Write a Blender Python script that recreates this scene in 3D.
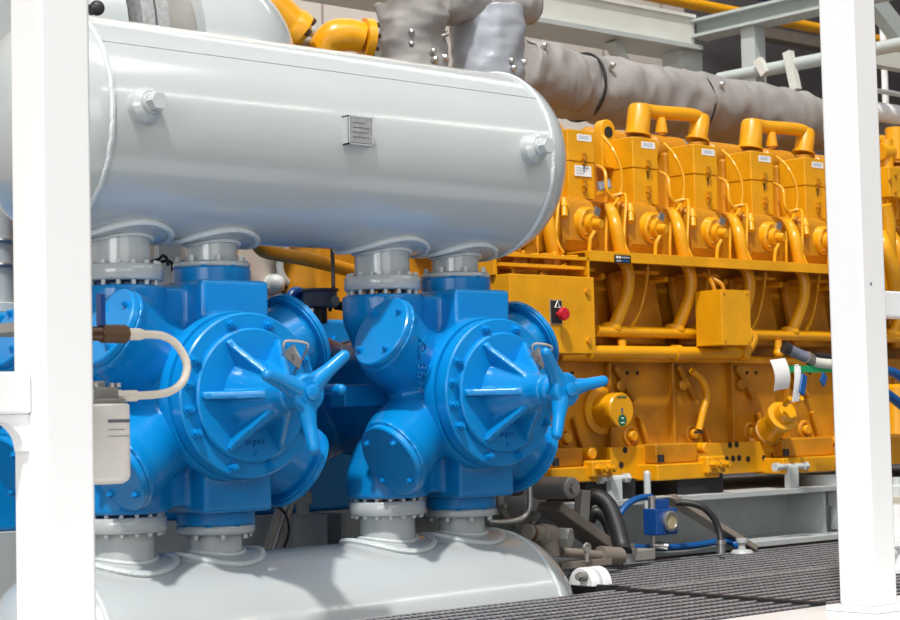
import bpy, bmesh, math, random
from mathutils import Vector, Matrix, noise
random.seed(7)
PI = math.pi
scene = bpy.context.scene
C = scene.collection
for o in list(bpy.data.objects): bpy.data.objects.remove(o)

# ------------------------------------------------------------------ camera
# world: X along the machine line, Y away from the walkway, Z up, grating top at Z = 0
FPX = 1840.0
EYE = Vector((0, 0, 0.73))
ex = Vector((2110, 58, FPX)).normalized()
ez = Vector((-708, -30900, FPX)); ez = (ez - ex * ez.dot(ex)).normalized()
ey = ez.cross(ex)
RIGHT = Vector((ex.x, ey.x, ez.x)); DOWN = Vector((ex.y, ey.y, ez.y)); FWD = Vector((ex.z, ey.z, ez.z))
cam = bpy.data.cameras.new('camera'); camo = bpy.data.objects.new('camera', cam); C.objects.link(camo)
m = Matrix((RIGHT, -DOWN, -FWD)).transposed().to_4x4(); m.translation = EYE
camo.matrix_world = m
cam.sensor_width = 36; cam.lens = FPX / 900 * 36; cam.clip_end = 200
cam.dof.use_dof = True; cam.dof.focus_distance = 6.9; cam.dof.aperture_fstop = 8.0
scene.camera = camo

# ------------------------------------------------------------------ world, sun, big lights, exposure
w = bpy.data.worlds.new('hall_daylight'); scene.world = w; w.use_nodes = True
w.node_tree.nodes['Background'].inputs[0].default_value = (0.93, 0.96, 1.0, 1)
w.node_tree.nodes['Background'].inputs[1].default_value = 0.17
sun = bpy.data.lights.new('sun', 'SUN'); sun.energy = 3.5; sun.angle = math.radians(2.5); sun.color = (1, .96, .9)
suno = bpy.data.objects.new('sun', sun); C.objects.link(suno)
suno.rotation_euler = Vector((0.42, 0.33, -0.86)).to_track_quat('-Z', 'Y').to_euler()
def area(name, loc, target, sx, sy, power, col=(1, 1, 1)):
    l = bpy.data.lights.new(name, 'AREA'); l.shape = 'RECTANGLE'; l.size = sx; l.size_y = sy; l.energy = power; l.color = col
    o = bpy.data.objects.new(name, l); C.objects.link(o); o.location = loc
    o.rotation_euler = (Vector(target) - Vector(loc)).to_track_quat('-Z', 'Y').to_euler()
area('skylight', (4, 3.4, 7.2), (5, 6, 1), 7, 2.2, 240)
area('side_window', (-3.5, 1.0, 2.6), (5, 6, 1), 4, 3, 230)
area('front_fill', (1.0, -4.0, 3.2), (5, 6, 1), 6, 3.5, 120)  # added soft fill to brighten the hollows between the cylinders, no known window
area('back_wall_fill', (8.5, 8.6, 6.8), (9.5, 10.8, 3.5), 5, 1.0, 150)  # added fill that brightens the beige back wall, not a known roof opening
area('strip_lamps', (7.5, 1.0, 4.8), (6.0, 5.6, 1.8), 8, .12, 60, (1, .93, .85))
vs = scene.view_settings
vs.view_transform = 'Standard'; vs.look = 'None'; vs.gamma = 1; vs.use_curve_mapping = False; vs.exposure = 0.0

# ------------------------------------------------------------------ materials
def mat(name, col, rough=.4, metal=0, coat=0, var=.06, vscale=6, bump=0, bscale=60, spec=.5):
    mt = bpy.data.materials.new(name); mt.use_nodes = True
    nt = mt.node_tree; b = nt.nodes['Principled BSDF']
    b.inputs['Roughness'].default_value = rough; b.inputs['Metallic'].default_value = metal
    b.inputs['Coat Weight'].default_value = coat; b.inputs['Coat Roughness'].default_value = .12
    b.inputs['Specular IOR Level'].default_value = spec
    tc = nt.nodes.new('ShaderNodeTexCoord')
    n = nt.nodes.new('ShaderNodeTexNoise'); n.inputs['Scale'].default_value = vscale; n.inputs['Detail'].default_value = 5
    nt.links.new(tc.outputs['Object'], n.inputs['Vector'])
    r = nt.nodes.new('ShaderNodeValToRGB')
    r.color_ramp.elements[0].position = .3; r.color_ramp.elements[1].position = .7
    r.color_ramp.elements[0].color = (*[c * (1 - var) for c in col], 1)
    r.color_ramp.elements[1].color = (*[min(1, c * (1 + var)) for c in col], 1)
    nt.links.new(n.outputs['Fac'], r.inputs['Fac']); nt.links.new(r.outputs['Color'], b.inputs['Base Color'])
    if bump:
        n2 = nt.nodes.new('ShaderNodeTexNoise'); n2.inputs['Scale'].default_value = bscale; n2.inputs['Detail'].default_value = 3
        nt.links.new(tc.outputs['Object'], n2.inputs['Vector'])
        bp = nt.nodes.new('ShaderNodeBump'); bp.inputs['Strength'].default_value = bump; bp.inputs['Distance'].default_value = .01
        nt.links.new(n2.outputs['Fac'], bp.inputs['Height']); nt.links.new(bp.outputs['Normal'], b.inputs['Normal'])
    return mt
M = {}
M['blue'] = mat('blue_paint', (.001, .215, .56), .28, coat=.3, bump=.14, bscale=70, spec=.4)
M['blue_smooth'] = mat('blue_paint_smooth', (.001, .22, .57), .3, coat=.15, spec=.35)
M['navy'] = mat('navy_paint', (.004, .06, .26), .35, coat=.2)
M['yellow'] = mat('yellow_paint', (.74, .335, .004), .33, coat=.15, var=.12, bump=.06, bscale=40)
M['yellow_worn_shaded'] = mat('yellow_paint_worn_shaded', (.52, .215, .006), .42, coat=.05, var=.34, vscale=3.5, bump=.1, bscale=30)  # oil-stained yellow, also browned so recess and crankcase shade sits in the colour
M['grey'] = mat('vessel_grey_paint', (.46, .495, .50), .2, coat=.6, var=.02, vscale=3)
M['grey_flat'] = mat('grey_paint', (.55, .59, .59), .4, coat=.1, var=.05)
M['weld'] = mat('painted_weld', (.60, .65, .66), .3, coat=.4, var=.04, bump=.5, bscale=120)
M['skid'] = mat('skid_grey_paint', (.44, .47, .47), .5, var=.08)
M['white'] = mat('white_paint', (.83, .84, .85), .3, coat=.3, var=.01)
M['beam'] = mat('beam_grey_paint', (.42, .46, .45), .5, var=.05)
M['cream'] = mat('cream_paint', (.62, .62, .57), .5, var=.04)
M['steel'] = mat('bare_steel', (.55, .54, .52), .3, metal=.9, var=.1)
M['dull_steel'] = mat('dull_steel', (.30, .29, .27), .5, metal=.3, var=.12)
M['dark'] = mat('black_rubber', (.018, .018, .02), .5)
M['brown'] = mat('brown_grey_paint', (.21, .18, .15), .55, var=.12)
M['bronze'] = mat('bronze_fitting', (.10, .055, .03), .4, metal=.6, var=.15)
M['lagging'] = mat('lagging_cloth', (.255, .24, .23), .6, var=.16, vscale=3, bump=.5, bscale=9)
M['lag_silver'] = mat('lagging_silver_cloth', (.34, .36, .40), .45, metal=.25, var=.08, bump=.25, bscale=10)
M['hose'] = mat('cream_hose', (.74, .68, .58), .45, var=.04)
M['canister'] = mat('cream_canister', (.80, .76, .70), .35, coat=.2, var=.015)
M['red'] = mat('red_plastic', (.55, .01, .03), .3, coat=.3)
M['green'] = mat('green_paint', (.01, .30, .10), .4)
M['green_decal'] = mat('green_decal', (.01, .13, .07), .4)
M['paper'] = mat('white_paper', (.82, .82, .82), .6, var=.01)
M['ink'] = mat('grey_ink', (.12, .13, .18), .6)
M['pale_ink'] = mat('pale_blue_ink', (.40, .47, .58), .6)
M['bluehose'] = mat('blue_hose', (.003, .08, .28), .35)
M['grate'] = mat('grating_steel', (.10, .10, .12), .45, metal=.5, var=.2)
M['rod'] = mat('grating_rod', (.60, .59, .60), .35, metal=.5, var=.25, vscale=40)
M['concrete'] = mat('concrete', (.20, .19, .18), .85, var=.1)
M['beige'] = mat('beige_paint', (.52, .45, .38), .6, var=.05)
M['dark_wall'] = mat('dark_cladding', (.13, .12, .125), .7, var=.08)
M['glass_eye'] = mat('sight_glass', (.40, .33, .20), .15, coat=.8, var=.25, vscale=30)
M['plate'] = mat('brushed_plate', (.36, .37, .37), .45, metal=.4, var=.2, vscale=50)
M['opening'] = mat('dark_opening', (.02, .015, .01), .8)
# panelled wall: beige sheets with thin dark joints
def wall_mat(name, col, line, pitch):
    mt = mat(name, col, .7, var=.04); nt = mt.node_tree; b = nt.nodes['Principled BSDF']
    src = b.inputs['Base Color'].links[0].from_socket
    tc = nt.nodes.new('ShaderNodeTexCoord'); sp = nt.nodes.new('ShaderNodeSeparateXYZ'); nt.links.new(tc.outputs['Object'], sp.inputs[0])
    md = nt.nodes.new('ShaderNodeMath'); md.operation = 'PINGPONG'; md.inputs[1].default_value = pitch / 2
    nt.links.new(sp.outputs[0], md.inputs[0])
    lt = nt.nodes.new('ShaderNodeMath'); lt.operation = 'LESS_THAN'; lt.inputs[1].default_value = .012; nt.links.new(md.outputs[0], lt.inputs[0])
    mx = nt.nodes.new('ShaderNodeMix'); mx.data_type = 'RGBA'
    nt.links.new(lt.outputs[0], mx.inputs[0]); nt.links.new(src, mx.inputs[6]); mx.inputs[7].default_value = (*line, 1)
    nt.links.new(mx.outputs[2], b.inputs['Base Color'])
    return mt
M['wall'] = wall_mat('beige_wall_panels', (.72, .66, .59), (.40, .31, .28), .75)

# ------------------------------------------------------------------ helpers
W = {}                                   # world position of each object's origin
def ray(px, py):
    a, b = (px - 450) / FPX, (py - 310) / FPX
    return RIGHT * a + DOWN * b + FWD
def at(px, py, Y=None, X=None, Z=None):  # the point of a plane that the photo shows there
    d = ray(px, py)
    t = Y / d.y if Y is not None else X / d.x if X is not None else (Z - EYE.z) / d.z
    return EYE + d * t
V = Vector
def frame(axis):
    a = Vector(axis).normalized()
    u = a.orthogonal().normalized() if abs(a.z) > .99 else a.cross(Vector((0, 0, 1))).normalized()
    return a, u, a.cross(u)
class MB:
    def __init__(s): s.bm = bmesh.new()
    def box(s, x0, x1, y0, y1, z0, z1):
        v = [s.bm.verts.new((x, y, z)) for z in (z0, z1) for y in (y0, y1) for x in (x0, x1)]
        for f in ((0, 2, 3, 1), (4, 5, 7, 6), (0, 1, 5, 4), (2, 6, 7, 3), (0, 4, 6, 2), (1, 3, 7, 5)): s.bm.faces.new([v[i] for i in f])
        return s
    def obox(s, c, size, rot):
        c = Vector(c); n0 = len(s.bm.verts); sx, sy, sz = [q / 2 for q in size]
        s.box(-sx, sx, -sy, sy, -sz, sz); s.bm.verts.ensure_lookup_table()
        for v in s.bm.verts[n0:]: v.co = c + rot @ v.co
        return s
    def bar(s, p0, p1, wd, th, up=(0, 0, 1)):
        p0, p1 = Vector(p0), Vector(p1); a = (p1 - p0); L = a.length; a.normalize(); u = a.cross(Vector(up)).normalized(); n = u.cross(a)
        rot = Matrix((u, a, n)).transposed()
        return s.obox((p0 + p1) / 2, (wd, L, th), rot)
    def lathe(s, p, axis, prof, n=32):
        a, u, v = frame(axis); p = Vector(p); rings = []
        for t, r in prof:
            if r < 1e-6: rings.append([s.bm.verts.new(p + a * t)])
            else: rings.append([s.bm.verts.new(p + a * t + u * r * math.cos(2 * PI * i / n) + v * r * math.sin(2 * PI * i / n)) for i in range(n)])
        for A, B in zip(rings, rings[1:]):
            for i in range(n):
                j = (i + 1) % n
                if len(A) == 1 and len(B) == 1: continue
                if len(A) == 1: s.bm.faces.new((A[0], B[i], B[j]))
                elif len(B) == 1: s.bm.faces.new((A[i], B[0], A[j]))
                else: s.bm.faces.new((A[i], B[i], B[j], A[j]))
        for q in (rings[0], rings[-1]):
            if len(q) > 1: s.bm.faces.new(q)
        return s
    def cyl(s, p0, p1, r0, r1=None, n=24, ch=0):
        p0, p1 = Vector(p0), Vector(p1); L = (p1 - p0).length; r1 = r0 if r1 is None else r1
        if ch: return s.lathe(p0, p1 - p0, [(0, r0 - ch), (ch, r0), (L - ch, r1), (L, r1 - ch)], n)
        return s.lathe(p0, p1 - p0, [(0, r0), (L, r1)], n)
    def sphere(s, c, r, n=20, sc=(1, 1, 1)):
        k = len(s.bm.verts); prof = [(-r * math.cos(PI * i / 12), r * math.sin(PI * i / 12)) for i in range(13)]
        s.lathe((0, 0, 0), (0, 0, 1), prof, n); s.bm.verts.ensure_lookup_table()
        for v in s.bm.verts[k:]: v.co = Vector(c) + Vector((v.co.x * sc[0], v.co.y * sc[1], v.co.z * sc[2]))
        return s
    def torus(s, c, axis, R, r, n=48, k=8, a0=0, a1=2 * PI):
        a, u, v = frame(axis)
        pts = [Vector(c) + (u * math.cos(t) + v * math.sin(t)) * R for t in [2 * PI * i / n for i in range(n)]]
        return s.tube(pts, r, k, closed=True, smooth=False)
    def tube(s, pts, r, n=10, closed=False, smooth=True, cap=True):
        pts = [Vector(p) for p in pts]
        rad = list(r) if isinstance(r, (list, tuple)) else [r] * len(pts)
        if smooth and len(pts) > 2:
            P, Q = [], []
            for i in range(len(pts) - 1):
                a = pts[max(i - 1, 0)]; b = pts[i]; c = pts[i + 1]; d = pts[min(i + 2, len(pts) - 1)]
                for k in range(5):
                    t = k / 5
                    P.append(.5 * ((2 * b) + (c - a) * t + (2 * a - 5 * b + 4 * c - d) * t * t + (3 * b - a - 3 * c + d) * t ** 3)); Q.append(rad[i] * (1 - t) + rad[i + 1] * t)
            P.append(pts[-1]); Q.append(rad[-1]); pts, rad = P, Q
        N = len(pts); prev = None; rings = []
        for i, p in enumerate(pts):
            if closed: tg = pts[(i + 1) % N] - pts[i - 1]
            else: tg = pts[min(i + 1, N - 1)] - pts[max(i - 1, 0)]
            tg.normalize()
            u = frame(tg)[1] if prev is None else (prev - tg * prev.dot(tg)).normalized()
            prev = u; v = tg.cross(u)
            rings.append([s.bm.verts.new(p + (u * math.cos(2 * PI * k / n) + v * math.sin(2 * PI * k / n)) * rad[i]) for k in range(n)])
        for i in range(N if closed else N - 1):
            A, B = rings[i], rings[(i + 1) % N]
            for k in range(n): s.bm.faces.new((A[k], A[(k + 1) % n], B[(k + 1) % n], B[k]))
        if not closed and cap: s.bm.faces.new(rings[0][::-1]); s.bm.faces.new(rings[-1])
        return s
    def prism(s, pts, d):                # a flat polygon of 3-D points pushed along d
        A = [s.bm.verts.new(p) for p in pts]; B = [s.bm.verts.new(Vector(p) + Vector(d)) for p in pts]
        s.bm.faces.new(A); s.bm.faces.new(B[::-1])
        for i in range(len(A)): s.bm.faces.new((A[i], B[i], B[(i + 1) % len(A)], A[(i + 1) % len(A)]))
        return s
    def hexbolt(s, p, axis, r, h, washer=True):
        a = Vector(axis).normalized(); p = Vector(p)
        if washer: s.cyl(p, p + a * h * .25, r * 1.25, n=14)
        s.cyl(p, p + a * h, r, r * .93, n=6); s.cyl(p + a * h, p + a * h * 1.35, r * .5, n=8)
        return s
    def build(s, name, m, parent=None, bevel=0, origin=None, ang=35):
        bmesh.ops.recalc_face_normals(s.bm, faces=s.bm.faces)
        o0 = Vector(origin) if origin is not None else (W[parent.name] if parent else Vector((0, 0, 0)))
        for v in s.bm.verts: v.co -= o0
        me = bpy.data.meshes.new(name); s.bm.to_mesh(me); s.bm.free()
        for p in me.polygons: p.use_smooth = True
        me.set_sharp_from_angle(angle=math.radians(ang))
        me.materials.append(M[m])
        o = bpy.data.objects.new(name, me); C.objects.link(o); W[o.name] = o0
        o.location = o0 - (W[parent.name] if parent else Vector((0, 0, 0)))
        if parent: o.parent = parent
        if bevel:
            b = o.modifiers.new('bevel', 'BEVEL'); b.width = bevel; b.segments = 2; b.limit_method = 'ANGLE'; b.angle_limit = math.radians(40); b.harden_normals = True
        return o
def tag(o, label, cat, group=None):
    o['label'] = label; o['category'] = cat
    if group: o['group'] = group
    return o
def thing(name, label, cat, loc, group=None):
    o = bpy.data.objects.new(name, None); C.objects.link(o); o.location = loc; o.empty_display_size = .1; W[o.name] = Vector(loc)
    return tag(o, label, cat, group)
def struct(o): o['kind'] = 'structure'; return o
def copy_tree(o, off, parent=None):
    c = o.copy(); C.objects.link(c); W[c.name] = W[o.name] + Vector(off)
    if parent: c.parent = parent
    else: c.location = o.location + Vector(off)
    for ch in list(o.children): copy_tree(ch, off, c)
    return c
def rep(o, off):                         # a repeat of a part under the same thing
    c = o.copy(); C.objects.link(c); c.location = o.location + Vector(off); W[c.name] = W[o.name] + Vector(off)
    for ch in list(o.children): copy_tree(ch, off, c)
    return c
def text(s, size, pos, xdir, ydir, m, parent, name='lettering', depth=.002):
    cu = bpy.data.curves.new(name, 'FONT'); cu.body = s; cu.size = size; cu.extrude = depth; cu.align_x = 'CENTER'; cu.align_y = 'CENTER'
    t = bpy.data.objects.new('tmp', cu); C.objects.link(t)
    me = bpy.data.meshes.new_from_object(t.evaluated_get(bpy.context.evaluated_depsgraph_get())); bpy.data.objects.remove(t)
    x = Vector(xdir).normalized(); y = Vector(ydir).normalized(); z = x.cross(y)
    me.transform(Matrix((x, y, z)).transposed().to_4x4()); me.materials.clear(); me.materials.append(M[m]); me.name = name
    o = bpy.data.objects.new(name, me); C.objects.link(o); o.parent = parent; o.location = Vector(pos) - W[parent.name]; W[o.name] = Vector(pos)
    return o
def cast(mb, voxel, smooth=6):           # melts overlapping shapes into one cast body
    me = bpy.data.meshes.new('tmp'); bmesh.ops.recalc_face_normals(mb.bm, faces=mb.bm.faces); mb.bm.to_mesh(me); mb.bm.free()
    t = bpy.data.objects.new('tmp', me); C.objects.link(t)
    r = t.modifiers.new('r', 'REMESH'); r.mode = 'VOXEL'; r.voxel_size = voxel
    k = t.modifiers.new('s', 'SMOOTH'); k.factor = .5; k.iterations = smooth
    e = bpy.data.meshes.new_from_object(t.evaluated_get(bpy.context.evaluated_depsgraph_get())); bpy.data.objects.remove(t)
    out = MB(); out.bm.from_mesh(e); bpy.data.meshes.remove(e)
    return out

# ------------------------------------------------------------------ the hall
floor = struct(MB().box(-12, 16.7, -9, 11, -.75, -.62).build('floor', 'concrete'))
struct(MB().box(-4, 12.3, 10.8, 11, -.62, 7.4).build('wall_back', 'wall'))
struct(MB().box(-4, 16.7, 9.2, 11, 7.4, 7.6).build('ceiling', 'dark_wall'))
struct(MB().box(12.3, 16.5, 10.8, 11, -.62, 7.4).build('wall_rear', 'dark_wall'))
struct(MB().box(16.5, 16.7, 5, 10.8, -.62, 7.4).build('wall_right', 'dark_wall'))
sill_y = at(775, 612, Z=0).y
struct(MB().box(-1, 9, 3.3, sill_y, -.62, 0).build('trim_1', 'white', bevel=.006))

# ------------------------------------------------------------------ white posts and their rails
def post(x0, y0, label):
    t = thing('steel_post', label, 'post', (x0 + .065, y0 + .078, 0), 'white posts along the walkway')
    MB().box(x0, x0 + .142, y0, y0 + .155, .02, 3.2).build('column', 'white', t, bevel=.012)
    MB().box(x0 - .035, x0 + .19, y0 - .035, y0 + .19, .001, .022).build('base_plate', 'white', t, bevel=.004)
    return t
post(2.186, 4.0, 'thick white square steel post at the left edge, in front of the upper grey vessel')
pr = post(5.475, 4.0, 'white square steel post standing on the white sill right of the yellow engine')
MB().obox((5.523, 3.9985, 1.18), (.009, .002, .007), Matrix.Rotation(.5, 3, 'Y')).build('paint_chip', 'ink', pr)
t = thing('rail', 'short white horizontal rail joined to the left side of the left post', 'rail', (2.0, 4.12, .76))
MB().box(-.2, 2.1855, 4.055, 4.13, .765, .868).build('tube', 'white', t, bevel=.008)
g = [V((2.1855, 4.07, .764))] + [V((2.1855 - .10 + .10 * math.cos(a), 4.07, .66 + .07 * math.sin(a))) for a in [PI / 2 * k / 8 for k in range(0)]]
arc = [V((2.1855 - .09 + .075 * math.sin(a), 4.07, .764 - .09 + .075 * math.cos(a))) for a in [PI / 2 * k / 8 for k in range(9)]]
MB().prism([V((2.1855 - .09, 4.07, .764)), V((2.1855, 4.07, .764)), V((2.1855, 4.07, .764 - .09))] + arc[::-1], (0, .05, 0)).build('gusset', 'white', t)
a = at(884, 292, Y=4.1); b = at(884, 318, Y=4.1)
tag(MB().box(5.606, 7.5, 4.05, 4.14, b.z, a.z).build('rail', 'white', bevel=.008), 'white horizontal rail running right from the right white post', 'rail')

# ------------------------------------------------------------------ grey pulsation vessels above and below the cylinders
YC, RV = 5.85, .398
CYL = (3.83, 5.065)                       # the two compressor cylinders along X
ZC = .83
def vessel(label, zc, up):
    s = 1 if up else -1                   # nozzles hang from the upper vessel, rise from the lower one
    t = thing('pulsation_vessel', label, 'vessel', (4.3, YC, zc - RV))
    x0, x1 = 3.255, 5.36
    n = 96
    shell = MB(); shell.lathe((x0, YC, zc), (1, 0, 0), [(0, RV), (x1 - x0, RV)], n).build('shell', 'grey', t)
    for xx, d in ((x0, -1), (x1, 1)):
        pr = [(0, RV)] + [(.26 * math.sin(q), RV * math.cos(q)) for q in [PI / 2 * k / 18 for k in range(1, 18)]] + [(.26, 0)]
        MB().lathe((xx, YC, zc), (d, 0, 0), pr, n).build('end_cap', 'grey', t)
        pts = [V((xx + random.uniform(-.002, .002), YC + math.cos(q) * (RV + .001), zc + math.sin(q) * (RV + .001))) for q in [2 * PI * k / 160 for k in range(160)]]
        MB().tube(pts, .010, 6, closed=True, smooth=False).build('weld_bead', 'weld', t)
    # long seam weld along the top
    if up: MB().tube([V((x0 + (x1 - x0) * k / 80, YC - RV * .78, zc + RV * .627 + random.uniform(-.0006, .0006))) for k in range(81)], .0035, 6, smooth=False).build('seam_weld', 'grey', t)
    for xc in CYL:
        for dx, rp, rf in ((-.315, .113, .157), (.085, .10, .148)):
            cx = xc + dx
            if up: ztip = 1.31 if dx < 0 else 1.345
            else: ztip = .345 if dx < 0 else .318
            nz = MB().cyl((cx, YC, ztip), (cx, YC, zc - s * .2), rp, n=48)
            nz = nz.build('nozzle', 'grey', t)
            # curved reinforcing pad wrapped on the shell
            RP = rp + .072; mb = MB(); rings = []
            for k in range(0, 7):
                q = rp * .95 + (RP - rp * .95) * k / 6; th = .011 if k < 6 else 0
                ring = []
                for j in range(48):
                    x = cx + q * math.cos(2 * PI * j / 48); y = q * math.sin(2 * PI * j / 48)
                    rr = RV + th + (.003 if k == 0 else 0)
                    ring.append(mb.bm.verts.new((x, YC + y, zc - s * math.sqrt(rr * rr - y * y))))
                rings.append(ring)
            for A, B in zip(rings, rings[1:]):
                for j in range(48): mb.bm.faces.new((A[j], A[(j + 1) % 48], B[(j + 1) % 48], B[j]))
            pad = mb.build('reinforcing_pad', 'grey', nz, ang=50)
            pts = []; rimg = []
            for j in range(72):
                q = 2 * PI * j / 72; y = (RP + .003) * math.sin(q); y2 = (rp + .006) * math.sin(q)
                pts.append(V((cx + (RP + .003) * math.cos(q), YC + y, zc - s * math.sqrt((RV + .008) ** 2 - y * y))))
                rimg.append(V((cx + (rp + .006) * math.cos(q), YC + y2, zc - s * math.sqrt((RV + .014) ** 2 - y2 * y2))))
            MB().tube(pts, .013, 6, closed=True, smooth=False).build('pad_weld', 'weld', nz)
            MB().tube(rimg, .009, 6, closed=True, smooth=False).build('nozzle_weld', 'weld', nz)
            # flange and its studs
            if dx < 0:
                z0, z1 = (1.256, 1.315) if up else (.345, .402)
            else:
                z0, z1 = (1.3195, 1.340) if up else (.318, .350)
            fl = MB().cyl((cx, YC, z0), (cx, YC, z1), rf, n=56, ch=.006).build('flange', 'grey', nz, ang=50)
            nb = 16 if dx < 0 else 8
            st = []
            for k in range(nb):
                q = 2 * PI * (k + .5) / nb; x = cx + (rf - .017) * math.cos(q); y = YC + (rf - .017) * math.sin(q)
                if dx < 0: za, zb = (1.236, 1.328) if up else (.333, .418)
                else: za, zb = (1.30, 1.362) if up else (.300, .36)
                st.append((x, y, za, zb))
            s0 = MB().cyl((st[0][0], st[0][1], st[0][2]), (st[0][0], st[0][1], st[0][3]), .0085, n=8).build('stud', 'grey_flat', nz)
            for x, y, za, zb in st[1:]: rep(s0, (x - st[0][0], y - st[0][1], 0))
    return t
ZU, ZL = 1.818, -.157
up = vessel('large light grey horizontal vessel lying above both blue cylinders, with hex plugs', ZU, True)
lo = vessel('light grey horizontal vessel under both blue cylinders, beside the floor grating', ZL, False)
for px, py in ((140, 107), (528, 150)):
    p = at(px, py, Y=5.47); ang = math.asin(max(-1, min(1, (p.z - ZU) / RV))); nrm = V((0, -math.cos(ang), math.sin(ang)))
    c = V((p.x, YC, ZU)) + nrm * (RV - .01)
    b = MB().lathe(c, nrm, [(0, .064), (.045, .062), (.060, .05), (.066, .044), (.066, 0)], 32).build('plug_boss', 'grey', up)
    MB().cyl(c + nrm * .06, c + nrm * .085, .040, .038, n=24).cyl(c + nrm * .083, c + nrm * .122, .036, .034, n=6).build('hex_plug', 'grey', b, bevel=.003)
p = at(358, 131, Y=5.43)
br = MB().box(p.x - .055, p.x - .050, 5.415, 5.47, p.z - .055, p.z + .055).box(p.x - .055, p.x + .062, 5.415, 5.47, p.z + .05, p.z + .055).box(p.x - .055, p.x + .062, 5.415, 5.47, p.z - .055, p.z - .05).box(p.x + .057, p.x + .062, 5.415, 5.47, p.z - .055, p.z + .055).box(p.x - .055, p.x + .062, 5.418, 5.422, p.z - .055, p.z + .055).build('nameplate_bracket', 'grey', up)
pl = MB().box(p.x - .046, p.x + .053, 5.413, 5.417, p.z - .047, p.z + .047).build('nameplate', 'plate', br)
for k in range(9): MB().box(p.x - .038, p.x + .046 - random.random() * .03, 5.4118, 5.413, p.z + .036 - k * .009, p.z + .0385 - k * .009).build('nameplate_print', 'ink', br) if k in (1, 3, 5, 7) else None

# saddle feet under the lower vessel
for x in (3.55, 5.15): MB().box(x - .06, x + .06, YC - .22, YC + .22, -.62, ZL - .3).build('saddle_foot', 'grey_flat', lo, bevel=.006)

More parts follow.
